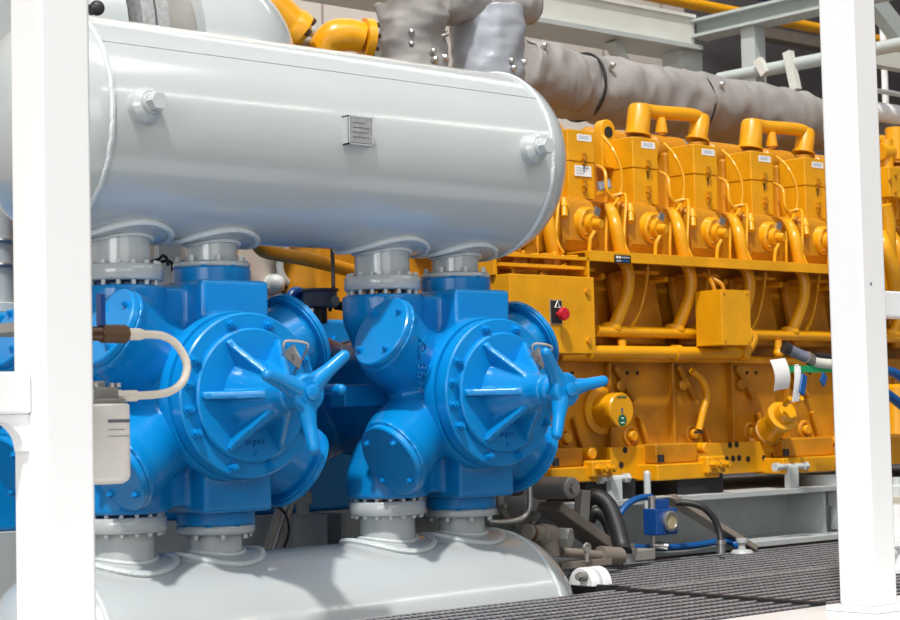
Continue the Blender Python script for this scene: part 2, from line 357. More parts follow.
# ------------------------------------------------------------------ blue compressor cylinders
def port_dir(a): return V((math.cos(math.radians(a)), 0, math.sin(math.radians(a))))
PORTS = [(153.5, 5.64, .150), (208, 5.61, .152), (28, 5.81, .178), (-33, 5.81, .175), (151.5, 6.34, .150), (208.5, 6.34, .150)]
def cylinder(label):
    xc = CYL[0]
    t = thing('compressor_cylinder', label, 'compressor cylinder', (xc, 5.9, .4), 'blue compressor cylinders')
    c = V((xc, 0, ZC))
    mb = MB()
    mb.lathe((xc, 5.585, ZC), (0, 1, 0), [(0, .292), (.04, .29), (.10, .282), (.5, .275), (.9, .25)], 48)
    mb.box(xc - .10, xc + .20, 5.64, 6.02, .402, 1.262)
    mb.lathe((xc - .315, YC, .412), (0, 0, 1), [(0, .168), (.11, .165), (.23, .12)], 40)
    mb.lathe((xc - .315, YC, 1.239), (0, 0, -1), [(0, .168), (.11, .165), (.23, .12)], 40)
    mb.box(xc - .24, xc + .1, 5.74, 5.98, .43, 1.235)
    for s in (-1, 1): mb.cyl((xc - .1, YC, ZC + s * .08), (xc - .31, YC, ZC + s * .28), .16, .15, n=36)
    for a, y, r in PORTS:
        d = port_dir(a); p = V((xc, y, ZC)); q = r + .012 if d.x < 0 else r - .03
        mb.bm.verts.ensure_lookup_table(); k0 = len(mb.bm.verts)
        mb.lathe(p + d * .06, d, [(0, .20), (.10, .19), (.24, .156), (.30, q - .004), (.36, q), (.42, q), (.474, q)] if d.x < 0 else [(0, q), (.435, q)], 36)
        if d.x < 0:                      # the neck sweeps back behind the head flange
            mb.bm.verts.ensure_lookup_table()
            for v in mb.bm.verts[k0:]: v.co.y += .21 * max(0, 1 - (v.co - p).dot(d) / .53) ** .7
    body = cast(mb, .011, 7).build('cylinder_body', 'blue', t, ang=180)
    # head flange
    fl = MB().lathe((xc, 5.485, ZC), (0, 1, 0), [(0, 0), (0, .294), (.006, .300), (.058, .300), (.062, .294), (.062, .285), (.072, .285), (.072, .306), (.082, .309), (.125, .309)], 72).build('head_flange', 'blue_smooth', t, ang=30)
    for a in (72, 108, 152, 171, 190, 209, 252, 288, 332, 351, 10, 29):
        q = math.radians(a); MB().hexbolt((xc + .27 * math.cos(q), 5.485, ZC + .27 * math.sin(q)), (0, -1, 0), .0165, .024).build('flange_bolt', 'blue_smooth', fl)
    # cover with cone and six ribs
    cv = MB().lathe((xc, 5.461, ZC), (0, 1, 0), [(0, 0), (0, .236), (.006, .243), (.026, .243)], 72).build('head_cover', 'blue_smooth', t, ang=30)
    mb = MB().lathe((xc, 5.475, ZC), (0, -1, 0), [(0, .135), (.03, .126), (.10, .098), (.17, .074), (.205, .066), (.26, .062), (.26, 0)], 40)
    for k in range(6):
        q = math.radians(k * 60); d = V((math.cos(q), 0, math.sin(q))); n = V((-math.sin(q), 0, math.cos(q)))
        pts = [(.04, 5.475), (.228, 5.475), (.228, 5.445), (.205, 5.432), (.06, 5.28), (.04, 5.28)]
        mb.prism([V((xc, y, ZC)) + d * r - n * .014 for r, y in pts], n * .028)
    cn = cast(mb, .006, 3).build('ribbed_cone', 'blue', cv, ang=180)
    for s_, sz, z, y in (('2', .036, ZC - .210, 5.460), ('20 JLILE', .026, ZC - .172, 5.460)): text(s_, sz, (xc + .0, y, z), (1, 0, 0), (0, 0, 1), 'blue_smooth', cv, 'cast_number', .005)
    # sleeve, bail and three armed wheel
    MB().lathe((xc, 5.225, ZC), (0, -1, 0), [(0, .056), (.03, .056), (.04, .045), (.08, .04)], 28).build('stem_sleeve', 'blue_smooth', t)
    rr = math.radians(58); b0 = V((xc + .10, 5.40, ZC + .145)); b1 = V((xc + .165, 5.40, ZC + .10))
    tg = MB().prism([b0 + V((-.01, .01, 0)), b1 + V((.0, .01, -.01)), b1 + V((.012, .01, .02)), (b0 + b1) / 2 + V((.012, .01, .06))], (0, .006, 0)).build('indicator_plate', 'steel', cv)
    text('5', .03, b0 * .45 + b1 * .55 + V((.0, .008, .012)), (1, 0, 0), (0, 0, 1), 'ink', cv, 'indicator_number', .001)
    d1 = V((0, -.01, 0))
    MB().tube([b0 + V((-.03, .05, -.03)), b0 + V((-.03, -.02, .0)), b0 + V((-.025, -.03, .045)), b1 + V((.0, -.03, .085)), b1 + V((.012, -.02, .06)), b1 + V((.012, .06, -.02))], .0055, 8).build('wire_bail', 'steel', cv)
    # valve covers
    for a, y, r in PORTS:
        d = port_dir(a); p = V((xc, y, ZC)) + d * (.530 if d.x < 0 else .49)
        vc = MB().lathe(p, d, [(-.004, 0), (-.004, r - .006), (.006, r - .006), (.006, r), (.026, r), (.031, r - .006), (.031, 0)], 48).build('valve_cover', 'blue_smooth', t, ang=30)
        u = V((0, 1, 0)); v = d.cross(u)
        for k in range(4):
            q = PI / 4 + k * PI / 2; MB().hexbolt(p + d * .031 + (u * math.cos(q) + v * math.sin(q)) * (r - .035), d, .0125, .016).build('cover_bolt', 'blue_smooth', vc)
    # nozzle flanges on the block, top and bottom
    for z0, z1, zb in ((1.258, 1.319, 1), (.351, .404, -1)):
        nf = MB().cyl((xc + .085, YC, z0), (xc + .085, YC, z1), .148, n=56, ch=.006).build('nozzle_flange', 'blue_smooth', t, ang=30)
        for k in range(8):
            q = 2 * PI * (k + .0) / 8; za = z1 if zb > 0 else z0
            x, y = xc + .085 + .133 * math.cos(q), YC + .133 * math.sin(q)
            MB().hexbolt((x, y, za), (0, 0, zb), .012, .018).build('flange_bolt', 'blue_smooth', nf)
    MB().hexbolt((xc - .315 - .168 * math.sin(.9), YC - .168 * math.cos(.9), 1.17), (-math.sin(.7), -math.cos(.7), 0), .012, .014, False).build('plug', 'blue_smooth', t)
    # side rib toward the neighbour
    MB().box(xc - .50, xc - .2, 5.88, 5.98, ZC - .045, ZC + .045).build('side_lug', 'blue_smooth', t, bevel=.01)
    # distance piece back to the frame
    MB().lathe((xc, 6.4, ZC), (0, 1, 0), [(0, .26), (.04, .26), (.04, .21), (.36, .21)], 40).build('distance_piece', 'blue_smooth', t)
    return t
c1 = cylinder('nearer blue compressor cylinder, left of the two, beside the left white post')
c2 = copy_tree(c1, (CYL[1] - CYL[0], 0, 0))
c2['label'] = 'farther blue compressor cylinder, right of the two, next to the yellow control box'
def wheel(t, xc, hub, angs, L):
    h = V((xc, hub, ZC)); mb = MB()
    mb.lathe(h + V((0, .03, 0)), (0, -1, 0), [(0, .050), (.01, .068), (.045, .068), (.055, .058), (.055, 0)], 28)
    for a in angs:
        q = math.radians(a); d = V((math.cos(q), 0, math.sin(q)))
        pts = [h + V((0, .005, 0)), h + d * .055 + V((0, .002, 0)), h + d * L * .6 + V((0, -.012, 0)), h + d * L + V((0, -.03, 0))]
        mb.tube(pts, [.042, .037, .026, .022], 12); mb.sphere(pts[-1], .0218, 12)
    wl = cast(mb, .0045, 3).build('handwheel', 'blue_smooth', t, ang=180)
    MB().lathe(h + V((0, -.022, 0)), (0, -1, 0), [(0, .040), (.008, .040), (.009, .028), (.022, .028), (.026, .022), (.026, 0)], 20).build('hub_nut', 'blue_smooth', wl)
wheel(c1, CYL[0], 5.15, (162, 41, 272), .195)
wheel(c2, CYL[1], 5.125, (131, 10, 246), .19)
# cast number on the farther cylinder's flank
from mathutils.bvhtree import BVHTree
body1 = [o for o in c1.children if o.name.startswith('cylinder_body')][0]
bv = BVHTree.FromPolygons([v.co.copy() for v in body1.data.vertices], [tuple(p.vertices) for p in body1.data.polygons])
shift = W[c2.name]
for k, ch in enumerate('XD-3674'):
    hit = bv.ray_cast(EYE - shift, ray(420.5, 341 + k * 8.2))
    if hit[0] is None: continue
    n_ = (hit[1] + (EYE - shift - hit[0]).normalized() * .8).normalized(); down = V((0, 0, -1)); xd = (down - n_ * down.dot(n_)).normalized()
    text(ch, .056, hit[0] + shift + n_ * .006, xd, n_.cross(xd), 'blue_smooth', c2, 'cast_number', .006)

# ------------------------------------------------------------------ the long yellow engine
eng = thing('engine', 'long yellow industrial engine with a row of tall square head covers', 'engine', (7.6, 7.4, .3))
S = .489                                   # spacing of the cylinders along X
XE = 10.9
MB().box(5.75, XE, 6.86, 8.0, 1.02, 1.56).build('cylinder_block', 'yellow_worn_shaded', eng, bevel=.01)
MB().box(5.75, XE, 6.72, 8.0, .40, 1.03).build('crankcase', 'yellow_worn_shaded', eng, bevel=.01)
MB().box(5.75, XE, 6.80, 8.0, 1.55, 1.86).build('head_deck', 'yellow_worn_shaded', eng, bevel=.01)
MB().box(5.4, 5.74, 7.15, 8.1, .45, 1.62).build('flywheel_housing', 'yellow_worn_shaded', eng, bevel=.03)
rail = MB().box(at(585, 257, Y=6.5).x, XE, 6.47, 6.50, 1.503, 1.556).box(at(585, 257, Y=6.5).x, XE, 6.50, 6.80, 1.546, 1.556).build('front_rail', 'yellow', eng, bevel=.002)
p = at(622.5, 259.2, Y=6.469)
lab = MB().box(p.x - .06, p.x + .06, 6.4665, 6.47, p.z - .021, p.z + .021).build('label_plate', 'opening', rail)
MB().box(p.x - .052, p.x - .012, 6.4655, 6.467, p.z + .004, p.z + .016).build('label_print', 'paper', lab) if 0 else None
for dx0, dx1, dz0, dz1, mm in ((-.05, -.034, .003, .015, 'paper'), (-.030, -.014, .003, .015, 'paper'), (-.008, .05, .006, .012, 'pale_ink'), (-.048, -.012, -.013, -.006, 'pale_ink'), (-.006, .04, -.014, -.004, 'bluehose')):
    MB().box(p.x + dx0, p.x + dx1, 6.4655, 6.467, p.z + dz0, p.z + dz1).build('label_print', mm, rail)

# one cylinder head with everything on it, at the head whose sticker the photo shows at (648, 146)
X1 = 7.282
parts = []
def hp(mb, name, m, parent=eng, **k):
    o = mb.build(name, m, parent, **k)
    if parent is eng: parts.append(o)
    return o
cover = hp(MB().box(X1 - .10, X1 + .10, 6.70, 6.89, 2.045, 2.212), 'head_cover', 'yellow', bevel=.007)
hp(MB().box(X1 - .096, X1 + .096, 6.704, 6.89, 1.852, 2.0445), 'cover_base', 'yellow', bevel=.004)
MB().box(X1 - .03, X1 + .075, 6.698, 6.701, 2.155, 2.19).build('sticker', 'paper', cover)
for zz, ll in ((2.180, .085), (2.173, .07), (2.166, .08)): MB().box(X1 - .02, X1 - .02 + ll, 6.6972, 6.6985, zz, zz + .003).build('sticker_print', 'pale_ink', cover)
for zz in (2.06, 1.92): MB().bar((X1 + .012, 6.695, zz - .03), (X1 + .012, 6.69, zz + .03), .02, .012, (0, 1, 0)).cyl((X1 + .012, 6.705, zz), (X1 + .012, 6.68, zz), .014, n=10).build('latch', 'yellow_worn_shaded', cover)
MB().box(X1 + .009, X1 + .016, 6.6965, 6.70, 1.99, 2.035).build('latch_slot', 'opening', cover)
prof = [(6.86, 1.86), (6.70, 1.856), (6.645, 1.835), (6.62, 1.79), (6.60, 1.62), (6.64, 1.556), (6.86, 1.556)]
hx0, hx1 = at(628, 230, Y=6.61).x, at(663, 230, Y=6.61).x
hp(MB().prism([V((hx0, y, z)) for y, z in prof], (hx1 - hx0, 0, 0)), 'injector_housing', 'yellow_worn_shaded', bevel=.022)
fc = at(651, 228, Y=6.61); fn = V((.12, -.97, -.12)).normalized()
fd = hp(MB().lathe(fc - fn * .02, fn, [(0, .085), (.04, .085), (.05, .076), (.05, .05), (.075, .046), (.075, 0)], 28), 'round_flange', 'yellow')
MB().cyl(fc + fn * .05, fc + fn * .10, .026, .022, n=16).build('pump_knob', 'yellow', fd)
MB().obox(fc + fn * .04 + V((.035, 0, .06)), (.035, .012, .05), Matrix.Rotation(.4, 3, 'Y')).build('clip', 'steel', fd)
for k in range(6):
    q = k * PI / 3; MB().cyl(fc + fn * .02 + V((.068 * math.cos(q), 0, .068 * math.sin(q))), fc + fn * .042 + V((.068 * math.cos(q), 0, .068 * math.sin(q))), .009, n=6).build('flange_bolt', 'yellow_worn_shaded', fd)
def L(px, py, Y): return at(px, py, Y=Y)
hp(MB().tube([L(608, 206, 6.68), L(612, 213, 6.60), L(616, 228, 6.54), L(622, 262, 6.55)], [.02, .032, .036, .036], 12), 'coolant_tube', 'yellow')
hp(MB().tube([L(622, 258, 6.62), L(628, 272, 6.6), L(627, 292, 6.6), L(619, 315, 6.62), L(613, 329, 6.64)], .034, 12), 'drain_tube', 'yellow')
hp(MB().cyl(L(612, 325, 6.64), L(611, 331, 6.64), .055, n=20, ch=.006), 'tube_flange', 'yellow')
hp(MB().tube([L(602, 136, 6.80), L(612, 148, 6.68), L(621, 170, 6.64), L(620, 195, 6.64), L(609, 212, 6.62), L(606, 235, 6.58), L(606, 260, 6.58)], .008, 8), 'fuel_line', 'yellow')
hp(MB().tube([L(660, 172, 6.74), L(668, 178, 6.66), L(670, 196, 6.64), L(676, 204, 6.64), L(678, 210, 6.66)], .009, 8), 'return_line', 'yellow')
hp(MB().tube([L(609, 197, 6.66), L(622, 194, 6.62), L(626, 200, 6.58), L(624, 240, 6.52), L(631, 257, 6.5)], .008, 8), 'thin_line', 'yellow')
hp(MB().tube([L(660, 236, 6.5), L(656, 244, 6.5), L(655, 258, 6.5)], .010, 8), 'drip_line', 'yellow')
hp(MB().cyl(L(630, 205, 6.62), L(631, 222, 6.58), .018, n=12).cyl(L(630, 209, 6.62), L(630.5, 214, 6.6), .026, n=6), 'line_valve', 'yellow')
hp(MB().cyl((X1 - .16, 7.0, 2.215), (X1 + .12, 7.0, 2.215), .085, n=24, ch=.02).cyl((X1 - .22, 7.0, 2.21), (X1 - .15, 7.0, 2.21), .066, n=20), 'intake_manifold', 'yellow_worn_shaded')
hp(MB().box(X1 - .12, X1 + .12, 6.89, 7.3, 1.86, 2.19), 'head', 'yellow_worn_shaded', bevel=.02)
# upper crankcase door with its lip and bolts
dq = Matrix.Rotation(-.18, 3, 'X')
door = hp(MB().obox((X1 - .02, 6.79, 1.29), (.36, .05, .40), dq), 'crankcase_door', 'yellow_worn_shaded', bevel=.02)
MB().box(X1 - .15, X1 + .08, 6.70, 6.82, 1.475, 1.492).build('door_lip', 'yellow', door)
for dx, dz in ((-.15, .16), (.12, .16), (.12, -.15), (-.15, -.15)): MB().cyl((X1 + dx, 6.80, 1.29 + dz), (X1 + dx, 6.715 - dz * .18, 1.29 + dz), .018, n=6).build('door_bolt', 'yellow', door)
hp(MB().tube([L(648, 266, 6.66), L(645, 290, 6.68), L(638, 315, 6.66), L(626, 334, 6.62)], .009, 8), 'oil_line', 'yellow')
# lower crankcase: boss ring, bolt pair, web
bc = L(630, 436, 6.72)
boss = hp(MB().torus(bc, (0, 1, 0), .045, .014, 28, 8), 'boss_ring', 'yellow_worn_shaded')
MB().cyl(bc, bc - V((0, .035, 0)), .028, n=16, ch=.006).build('boss_plug', 'yellow', boss)
hp(MB().box(bc.x - .185, bc.x - .168, 6.68, 6.73, .45, 1.0), 'crankcase_rib', 'yellow_worn_shaded', bevel=.004)
hp(MB().bar((bc.x - .12, 6.70, .98), (bc.x + .02, 6.70, .80), .03, .03), 'diagonal_web', 'yellow_worn_shaded', bevel=.008)
hp(MB().bar((bc.x + .05, 6.70, .72), (bc.x + .13, 6.70, .52), .03, .025), 'diagonal_web', 'yellow_worn_shaded', bevel=.008)
for dpx in (0, 10):
    q = L(627 + dpx, 373, 6.72); hp(MB().cyl(q, q - V((0, .006, 0)), .010, n=12), 'bolt_hole', 'opening')
q = L(618, 386, 6.72); hp(MB().cyl(q + V((0, .01, 0)), q - V((0, .03, 0)), .032, n=20, ch=.006), 'boss', 'yellow_worn_shaded')
base = list(parts)
for i in (-2, -1, 1, 2, 3, 4, 5):
    for o in base: rep(o, (i * S, 0, 0))
# jumper pipes along the top: one bent tube across each second pair of heads
A0 = L(640, 104, 7.0); A1 = L(637, 136, 7.0); B0 = L(701, 114, 7.0); B1 = L(697, 141, 7.0)
jp = MB().lathe(A1, A0 - A1, [(0, .078), (.015, .078), (.02, .068), ((A0 - A1).length - .03, .066), ((A0 - A1).length - .01, .056), ((A0 - A1).length, .03), ((A0 - A1).length, 0)], 28).build('jumper_pipe', 'yellow', eng)
MB().cyl(A1 - V((0, 0, .06)), A1 - V((0, 0, .01)), .06, n=24).build('jumper_collar', 'yellow_worn_shaded', jp)
MB().tube([A0 + V((.03, 0, -.03)), A0 + V((.12, 0, -.035)), B0 + V((-.12, 0, -.015)), B0 + V((-.03, 0, -.02))], .040, 14).build('cross_tube', 'yellow', jp)
MB().lathe(B1, B0 - B1, [(0, .07), (.015, .07), (.02, .058), ((B0 - B1).length - .03, .056), ((B0 - B1).length - .008, .046), ((B0 - B1).length, 0)], 28).build('jumper_elbow', 'yellow', jp)
MB().cyl(B1 - V((0, 0, .06)), B1 - V((0, 0, .01)), .055, n=24).build('jumper_collar', 'yellow_worn_shaded', jp)
q = L(661, 118, 6.98); MB().lathe(q, (0, 0, -1), [(0, .026), (.06, .034), (.085, .036), (.085, .02), (.10, .02), (.10, 0)], 18).build('vent_plug', 'yellow', jp)
for i in (2, 4): rep(jp, (i * S, 0, 0))
q = L(603, 134, 6.88)
lug = MB().prism([V((q.x - .055, 6.84, q.z - .19)), V((q.x - .055, 6.84, q.z + .0))] + [V((q.x + .055 * math.cos(a), 6.84, q.z + .02 + .055 * math.sin(a))) for a in [PI - PI * k / 10 for k in range(11)]] + [V((q.x + .055, 6.84, q.z - .19))], (0, .06, 0)).build('lifting_lug', 'yellow', eng, bevel=.006)
MB().cyl((q.x, 6.836, q.z + .005), (q.x, 6.842, q.z + .005), .031, n=18).build('lug_hole', 'opening', lug)
p = L(583, 171, 6.699); st = MB().box(p.x - .06, p.x + .06, 6.6975, 6.7005, p.z - .028, p.z + .028).build('warning_sticker', 'paper', eng)
for k in range(3): MB().box(p.x - .05, p.x + .045 - .02 * k, 6.6965, 6.698, p.z + .012 - k * .014, p.z + .017 - k * .014).build('sticker_print', 'pale_ink', st)
p = L(604, 185, 6.74); pl = MB().obox(p, (.10, .01, .05), Matrix.Rotation(-.25, 3, 'Y')).build('data_plate', 'plate', eng)
MB().obox(p + V((0, -.006, 0)), (.08, .003, .035), Matrix.Rotation(-.25, 3, 'Y')).build('plate_print', 'pale_ink', pl)
MB().obox(p + V((.0, .02, -.035)), (.15, .05, .02), Matrix.Rotation(-.25, 3, 'Y')).build('plate_bracket', 'yellow', eng)
# long pipes along the flank
def hpipe(pts, Y, r, nm): return MB().tube([L(x, y, Y) for x, y in pts], r, 14).build(nm, 'yellow', eng)
up_p = hpipe([(596, 331), (650, 332.5), (720, 334), (790, 335.5), (860, 337), (905, 338)], 6.62, .030, 'oil_gallery_pipe')
lo_p = hpipe([(590, 352), (640, 352.5), (700, 353), (735, 353), (747, 349), (752, 340), (753, 334)], 6.58, .034, 'oil_return_pipe')
for x in (676, 742): MB().cyl(L(x - 3, 353, 6.58), L(x + 3, 353, 6.58), .043, n=18).build('pipe_coupling', 'yellow', lo_p)
for x in (622, 700, 778): q = L(x, 340, 6.6); MB().cyl(q, q + V((0, 0, -.07)), .022, n=12).sphere(q + V((0, 0, -.075)), .03, 12).build('drain_cock', 'yellow', up_p)
q0 = L(743, 336, 6.55); MB().torus(q0, (1, 0, 0), .05, .02, 20, 8).build('pipe_clamp', 'yellow', up_p)
hpipe([(560, 357), (640, 358.5), (730, 359.5), (800, 362), (860, 366)], 6.7, .022, 'ledge_pipe')
# round filler cover with a green decal
q = L(622, 410, 6.56)
fcv = MB().lathe((q.x - .0, 6.73, q.z), (0, -1, 0), [(0, .125), (.03, .125), (.04, .090), (.162, .090), (.17, .084), (.17, 0)], 36).build('round_cover', 'yellow', eng)
MB().cyl((q.x, 6.5602, q.z - .052), (q.x, 6.5575, q.z - .052), .030, n=24).build('green_decal', 'green_decal', fcv)
MB().box(q.x - .013, q.x + .013, 6.5565, 6.558, q.z - .052 - .016, q.z - .052 - .010).box(q.x - .008, q.x + .008, 6.5565, 6.558, q.z - .045, q.z - .038).build('decal_print', 'paper', fcv)
MB().box(q.x - .007, q.x + .006, 6.5575, 6.5601, q.z - .015, q.z + .012).build('decal_mark', 'ink', fcv)
MB().box(q.x - .035, q.x + .035, 6.5575, 6.5601, q.z + .064, q.z + .071).build('decal_line', 'green_decal', fcv)
# slanted filler neck
a = L(764, 437, 6.68); b = L(786, 412, 6.45); ax = (b - a).normalized(); Ln = (b - a).length
nk = MB().lathe(a - ax * .08, ax, [(0, .10), (.08, .10), (.09, .075), (Ln + .0, .072), (Ln + .005, .088), (Ln + .04, .088), (Ln + .045, .06), (Ln + .10, .05), (Ln + .10, 0)], 30).build('filler_neck', 'yellow', eng)
MB().torus(a + ax * .06, ax, .075, .012, 28, 8).build('neck_ring', 'yellow_worn_shaded', nk)
for s_ in (-1, 1): MB().cyl(b + ax * .02 + V((s_ * .05, -.02, .03)), b + ax * .09 + V((s_ * .05, -.02, .03)), .016, n=6).build('neck_bolt', 'yellow', nk)
hpipe([(692, 371), (702, 380), (707, 396), (703, 412), (699, 430)], 6.64, .020, 'dipstick_tube')
q = L(698.5, 431, 6.64); MB().cyl(q, q - V((0, .0, .012)), .026, n=14).build('tube_mouth', 'opening', eng)
# drilled foot plate and mounting feet
a = L(655, 478, 6.66); b = L(835, 440, 6.66)
fp = MB().box(a.x - .35, XE, 6.64, 6.73, a.z, .56).build('foot_plate', 'yellow', eng, bevel=.004)
for x, y in ((717, 460), (726.5, 459), (733, 458.5), (739, 458), (748, 459), (764, 458), (773, 456), (730, 445), (736.5, 444.5), (776.5, 443), (609, 467), (621, 465), (625, 450)):
    q = L(x, y, 6.64); MB().cyl(q + V((0, .01, 0)), q - V((0, .0025, 0)), .017, n=16).build('drilled_hole', 'opening', fp)
def foot(px0, px1, ytop, ybot, nb):
    a = L(px0, ybot, 6.52); b = L(px1, ytop, 6.52)
    h = b.z - a.z
    f = MB().box(a.x, b.x, 6.50, 6.72, a.z, a.z + h * .45).build('mounting_foot', 'yellow', eng, bevel=.008)
    MB().box(a.x + (b.x - a.x) * .12, b.x - .1, 6.56, 6.72, a.z + h * .45, b.z).build('foot_gusset', 'yellow_worn_shaded', f, bevel=.01)
    MB().box(b.x - .13, b.x + .02, 6.47, 6.54, a.z + h * .12, a.z + h * .62).build('foot_lug', 'yellow', f, bevel=.012)
    MB().cyl((b.x - .06, 6.6, b.z - .03), (b.x - .06, 6.53, b.z - .03), .03, n=14, ch=.006).build('foot_boss', 'yellow', f)
    for k in range(nb):
        q = V((b.x - .02 - .07 * k, 6.47, a.z + h * .38)); MB().cyl(q, q - V((0, .04, 0)), .024, n=6).cyl(q - V((0, .04, 0)), q - V((0, .06, 0)), .014, n=10).build('foot_bolt', 'yellow', f)
    q = V((a.x + .05, 6.52, a.z + h * .5)); MB().cyl(q, q + V((0, 0, .04)), .018, n=12).build('rubber_bumper', 'dark', f)
foot(549, 603, 447, 484, 2); foot(655, 716, 442, 481, 2); foot(781, 850, 436, 474, 1)

# ------------------------------------------------------------------ boxes hung on the engine
x0 = L(509, 274, 6.35).x; q = L(595, 315, 6.35); zt = L(595, 277.4, 6.35).z; zb = L(597, 353.7, 6.35).z
box = thing('control_box', 'flat yellow control cabinet with a red stop button, beside the farther blue cylinder', 'control box', (6.2, 6.45, zb))
MB().box(x0, q.x, 6.35, 6.56, zb, zt).build('cabinet', 'yellow', box, bevel=.004)
e = L(556, 312, 6.348)
sp = MB().box(e.x - .036, e.x + .036, 6.343, 6.352, e.z - .055, e.z + .055).build('switch_plate', 'dark', box, bevel=.002)
MB().box(e.x - .040, e.x + .040, 6.3465, 6.3515, e.z - .059, e.z + .059).build('plate_rim', 'plate', box)
tri = [V((e.x + .005 + .02 * math.cos(a), 6.3415, e.z + .032 + .02 * math.sin(a))) for a in (PI / 2, PI / 2 + 2 * PI / 3, PI / 2 + 4 * PI / 3)]
MB().tube(tri, .0035, 6, closed=True, smooth=False).build('warning_triangle', 'paper', sp)
MB().lathe((e.x + .006, 6.343, e.z - .012), (0, -1, 0), [(0, .012), (.03, .012), (.03, .030), (.045, .033), (.055, .028), (.058, 0)], 24).build('stop_button', 'red', sp)
for px, py in ((587, 292), (588.5, 341)):
    c = L(px, py, 6.35); MB().cyl(c, c - V((0, .012, 0)), .016, n=16).build('cabinet_lock', 'yellow_worn_shaded', box)
fr = thing('shelf_bracket', 'open yellow angle iron shelf bracket directly above the yellow control cabinet', 'bracket', (6.2, 6.6, zt))
a = L(500, 254, 6.42); b = L(588, 259, 6.42)
for y1, y2 in ((254, 259), (264, 268)):
    pa, pb = L(500, y1, 6.42), L(588 if y1 < 260 else 584, y2, 6.42)
    MB().box(pa.x, pb.x, 6.415, 6.44, (pa.z + pb.z) / 2 - .008, (pa.z + pb.z) / 2 + .008).box(pa.x, pb.x, 6.44, 6.56, (pa.z + pb.z) / 2 - .008, (pa.z + pb.z) / 2 - .003).build('angle_rail', 'yellow', fr)
MB().box(b.x - .01, b.x + .004, 6.415, 6.56, zt + .001, b.z + .006).build('upright', 'yellow', fr)
MB().box(x0 - .02, x0 + .005, 6.44, 6.56, zt + .001, a.z + .006).build('upright', 'yellow', fr)
random.seed(3)
for k in range(9):
    c = V((5.98 + .065 * k, 6.51 + random.uniform(-.02, .03), 1.50)); s_ = MB()
    if k % 3 == 0: s_.lathe(c - V((0, 0, .03)), (0, 0, 1), [(0, .03), (.04, .03), (.05, .018), (.07, .018), (.07, 0)], 14)
    elif k % 3 == 1: s_.cyl(c + V((-.03, 0, .0)), c + V((.04, 0, .01)), .024, n=12)
    else: s_.box(c.x - .02, c.x + .03, c.y - .02, c.y + .02, c.z - .03, c.z + .03)
    s_.build('pipe_fitting', 'yellow', fr, bevel=.003)
jb = thing('junction_box', 'small yellow box standing out below the front rail of the engine', 'junction box', (7.6, 6.5, 1.09))
pl_ = L(720.5, 290, 6.38); pr_ = L(748.5, 291, 6.38); zt = pl_.z + .003; zb = L(721, 345, 6.38).z
MB().box(pl_.x, pr_.x, 6.38, 6.56, zb, zt).build('box_body', 'yellow', jb, bevel=.003)
MB().box(pl_.x, pr_.x + .003, 6.374, 6.380, zb, zt).build('box_lid', 'yellow', jb, bevel=.002)
for dx in (.02, pr_.x - pl_.x - .02):
    for z in (zb + .02, zt - .02): MB().cyl((pl_.x + dx, 6.375, z), (pl_.x + dx, 6.370, z), .007, n=10).build('lid_screw', 'yellow_worn_shaded', jb)
for k, dx in enumerate((.05, .12)): MB().tube([V((pl_.x + dx, 6.46, zt - .01)), V((pl_.x + dx - .01, 6.47, zt + .04)), V((pl_.x + dx + .04 - .1 * k, 6.55, zt + .10))], .012, 8).build('cable', 'yellow_worn_shaded', jb)
MB().box(pl_.x + .05, pr_.x - .05, 6.5, 6.86, zb + .08, zb + .12).build('bracket', 'yellow_worn_shaded', jb)

# ------------------------------------------------------------------ grey skid under the engine
sk = thing('engine_skid', 'grey welded steel skid beam carrying the yellow engine', 'skid', (7.5, 7.0, -.62))
zt = at(740, 492, Y=6.45).z; zb0 = at(740, 543, Y=6.38).z
MB().box(5.5, 11.5, 6.45, 8.1, zt - .03, zt).build('top_flange', 'skid', sk, bevel=.003)
MB().box(5.5, 11.5, 6.72, 6.76, zb0, zt - .03).build('web', 'skid', sk)
MB().box(5.5, 11.5, 6.36, 8.1, zb0 - .03, zb0).build('bottom_flange', 'skid', sk, bevel=.003)
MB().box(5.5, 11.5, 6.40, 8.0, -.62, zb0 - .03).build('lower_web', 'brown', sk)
for px in (820, 560, 902):
    q = at(px, 500, Y=6.5); MB().box(q.x - .012, q.x + .012, 6.47, 6.72, zb0, zt - .03).build('stiffener', 'skid', sk)
a = at(668, 497, Y=6.43); b = at(752, 549, Y=6.30)
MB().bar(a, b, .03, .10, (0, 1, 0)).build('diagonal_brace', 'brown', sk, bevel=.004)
MB().box(a.x - .14, a.x + .12, 6.40, 6.5, zt, zt + .006).build('brace_plate', 'skid', sk)
for px in (690, 600): 
    q = at(px, 490, Y=6.6); MB().box(q.x - .18, q.x + .18, 6.52, 6.9, zt, .40).build('support_pad', 'dark', sk, bevel=.004)
q = at(825, 482, Y=6.6); MB().cyl((q.x, 6.62, zt), (q.x, 6.62, zt + .06), .13, n=32).build('mount_disc', 'skid', sk)
MB().cyl((q.x - .02, 6.52, zt - .25), (q.x - .02, 6.52, zt - .03), .035, n=16).cyl((q.x - .02, 6.52, zt - .12), (q.x - .02, 6.52, zt - .03), .05, n=6).build('jack_bolt', 'skid', sk)
for px0, px1, py, yb in ((777, 803, 467, 485), (601, 624, 479, 499)):
    a = at(px0, py, Y=6.5); b = at(px1, py - 1, Y=6.5); mid = (a + b) / 2
    tb = MB().box(mid.x - .03, mid.x + .05, 6.48, 6.52, zt, mid.z).build('stop_block', 'grey_flat', sk, bevel=.004)
    MB().cyl(a, b, .016, n=12).cyl(a - V((.02, 0, 0)), a + V((.01, 0, 0)), .026, n=6).cyl(b, b + V((.03, 0, 0)), .026, n=6).build('adjusting_screw', 'grey_flat', tb)
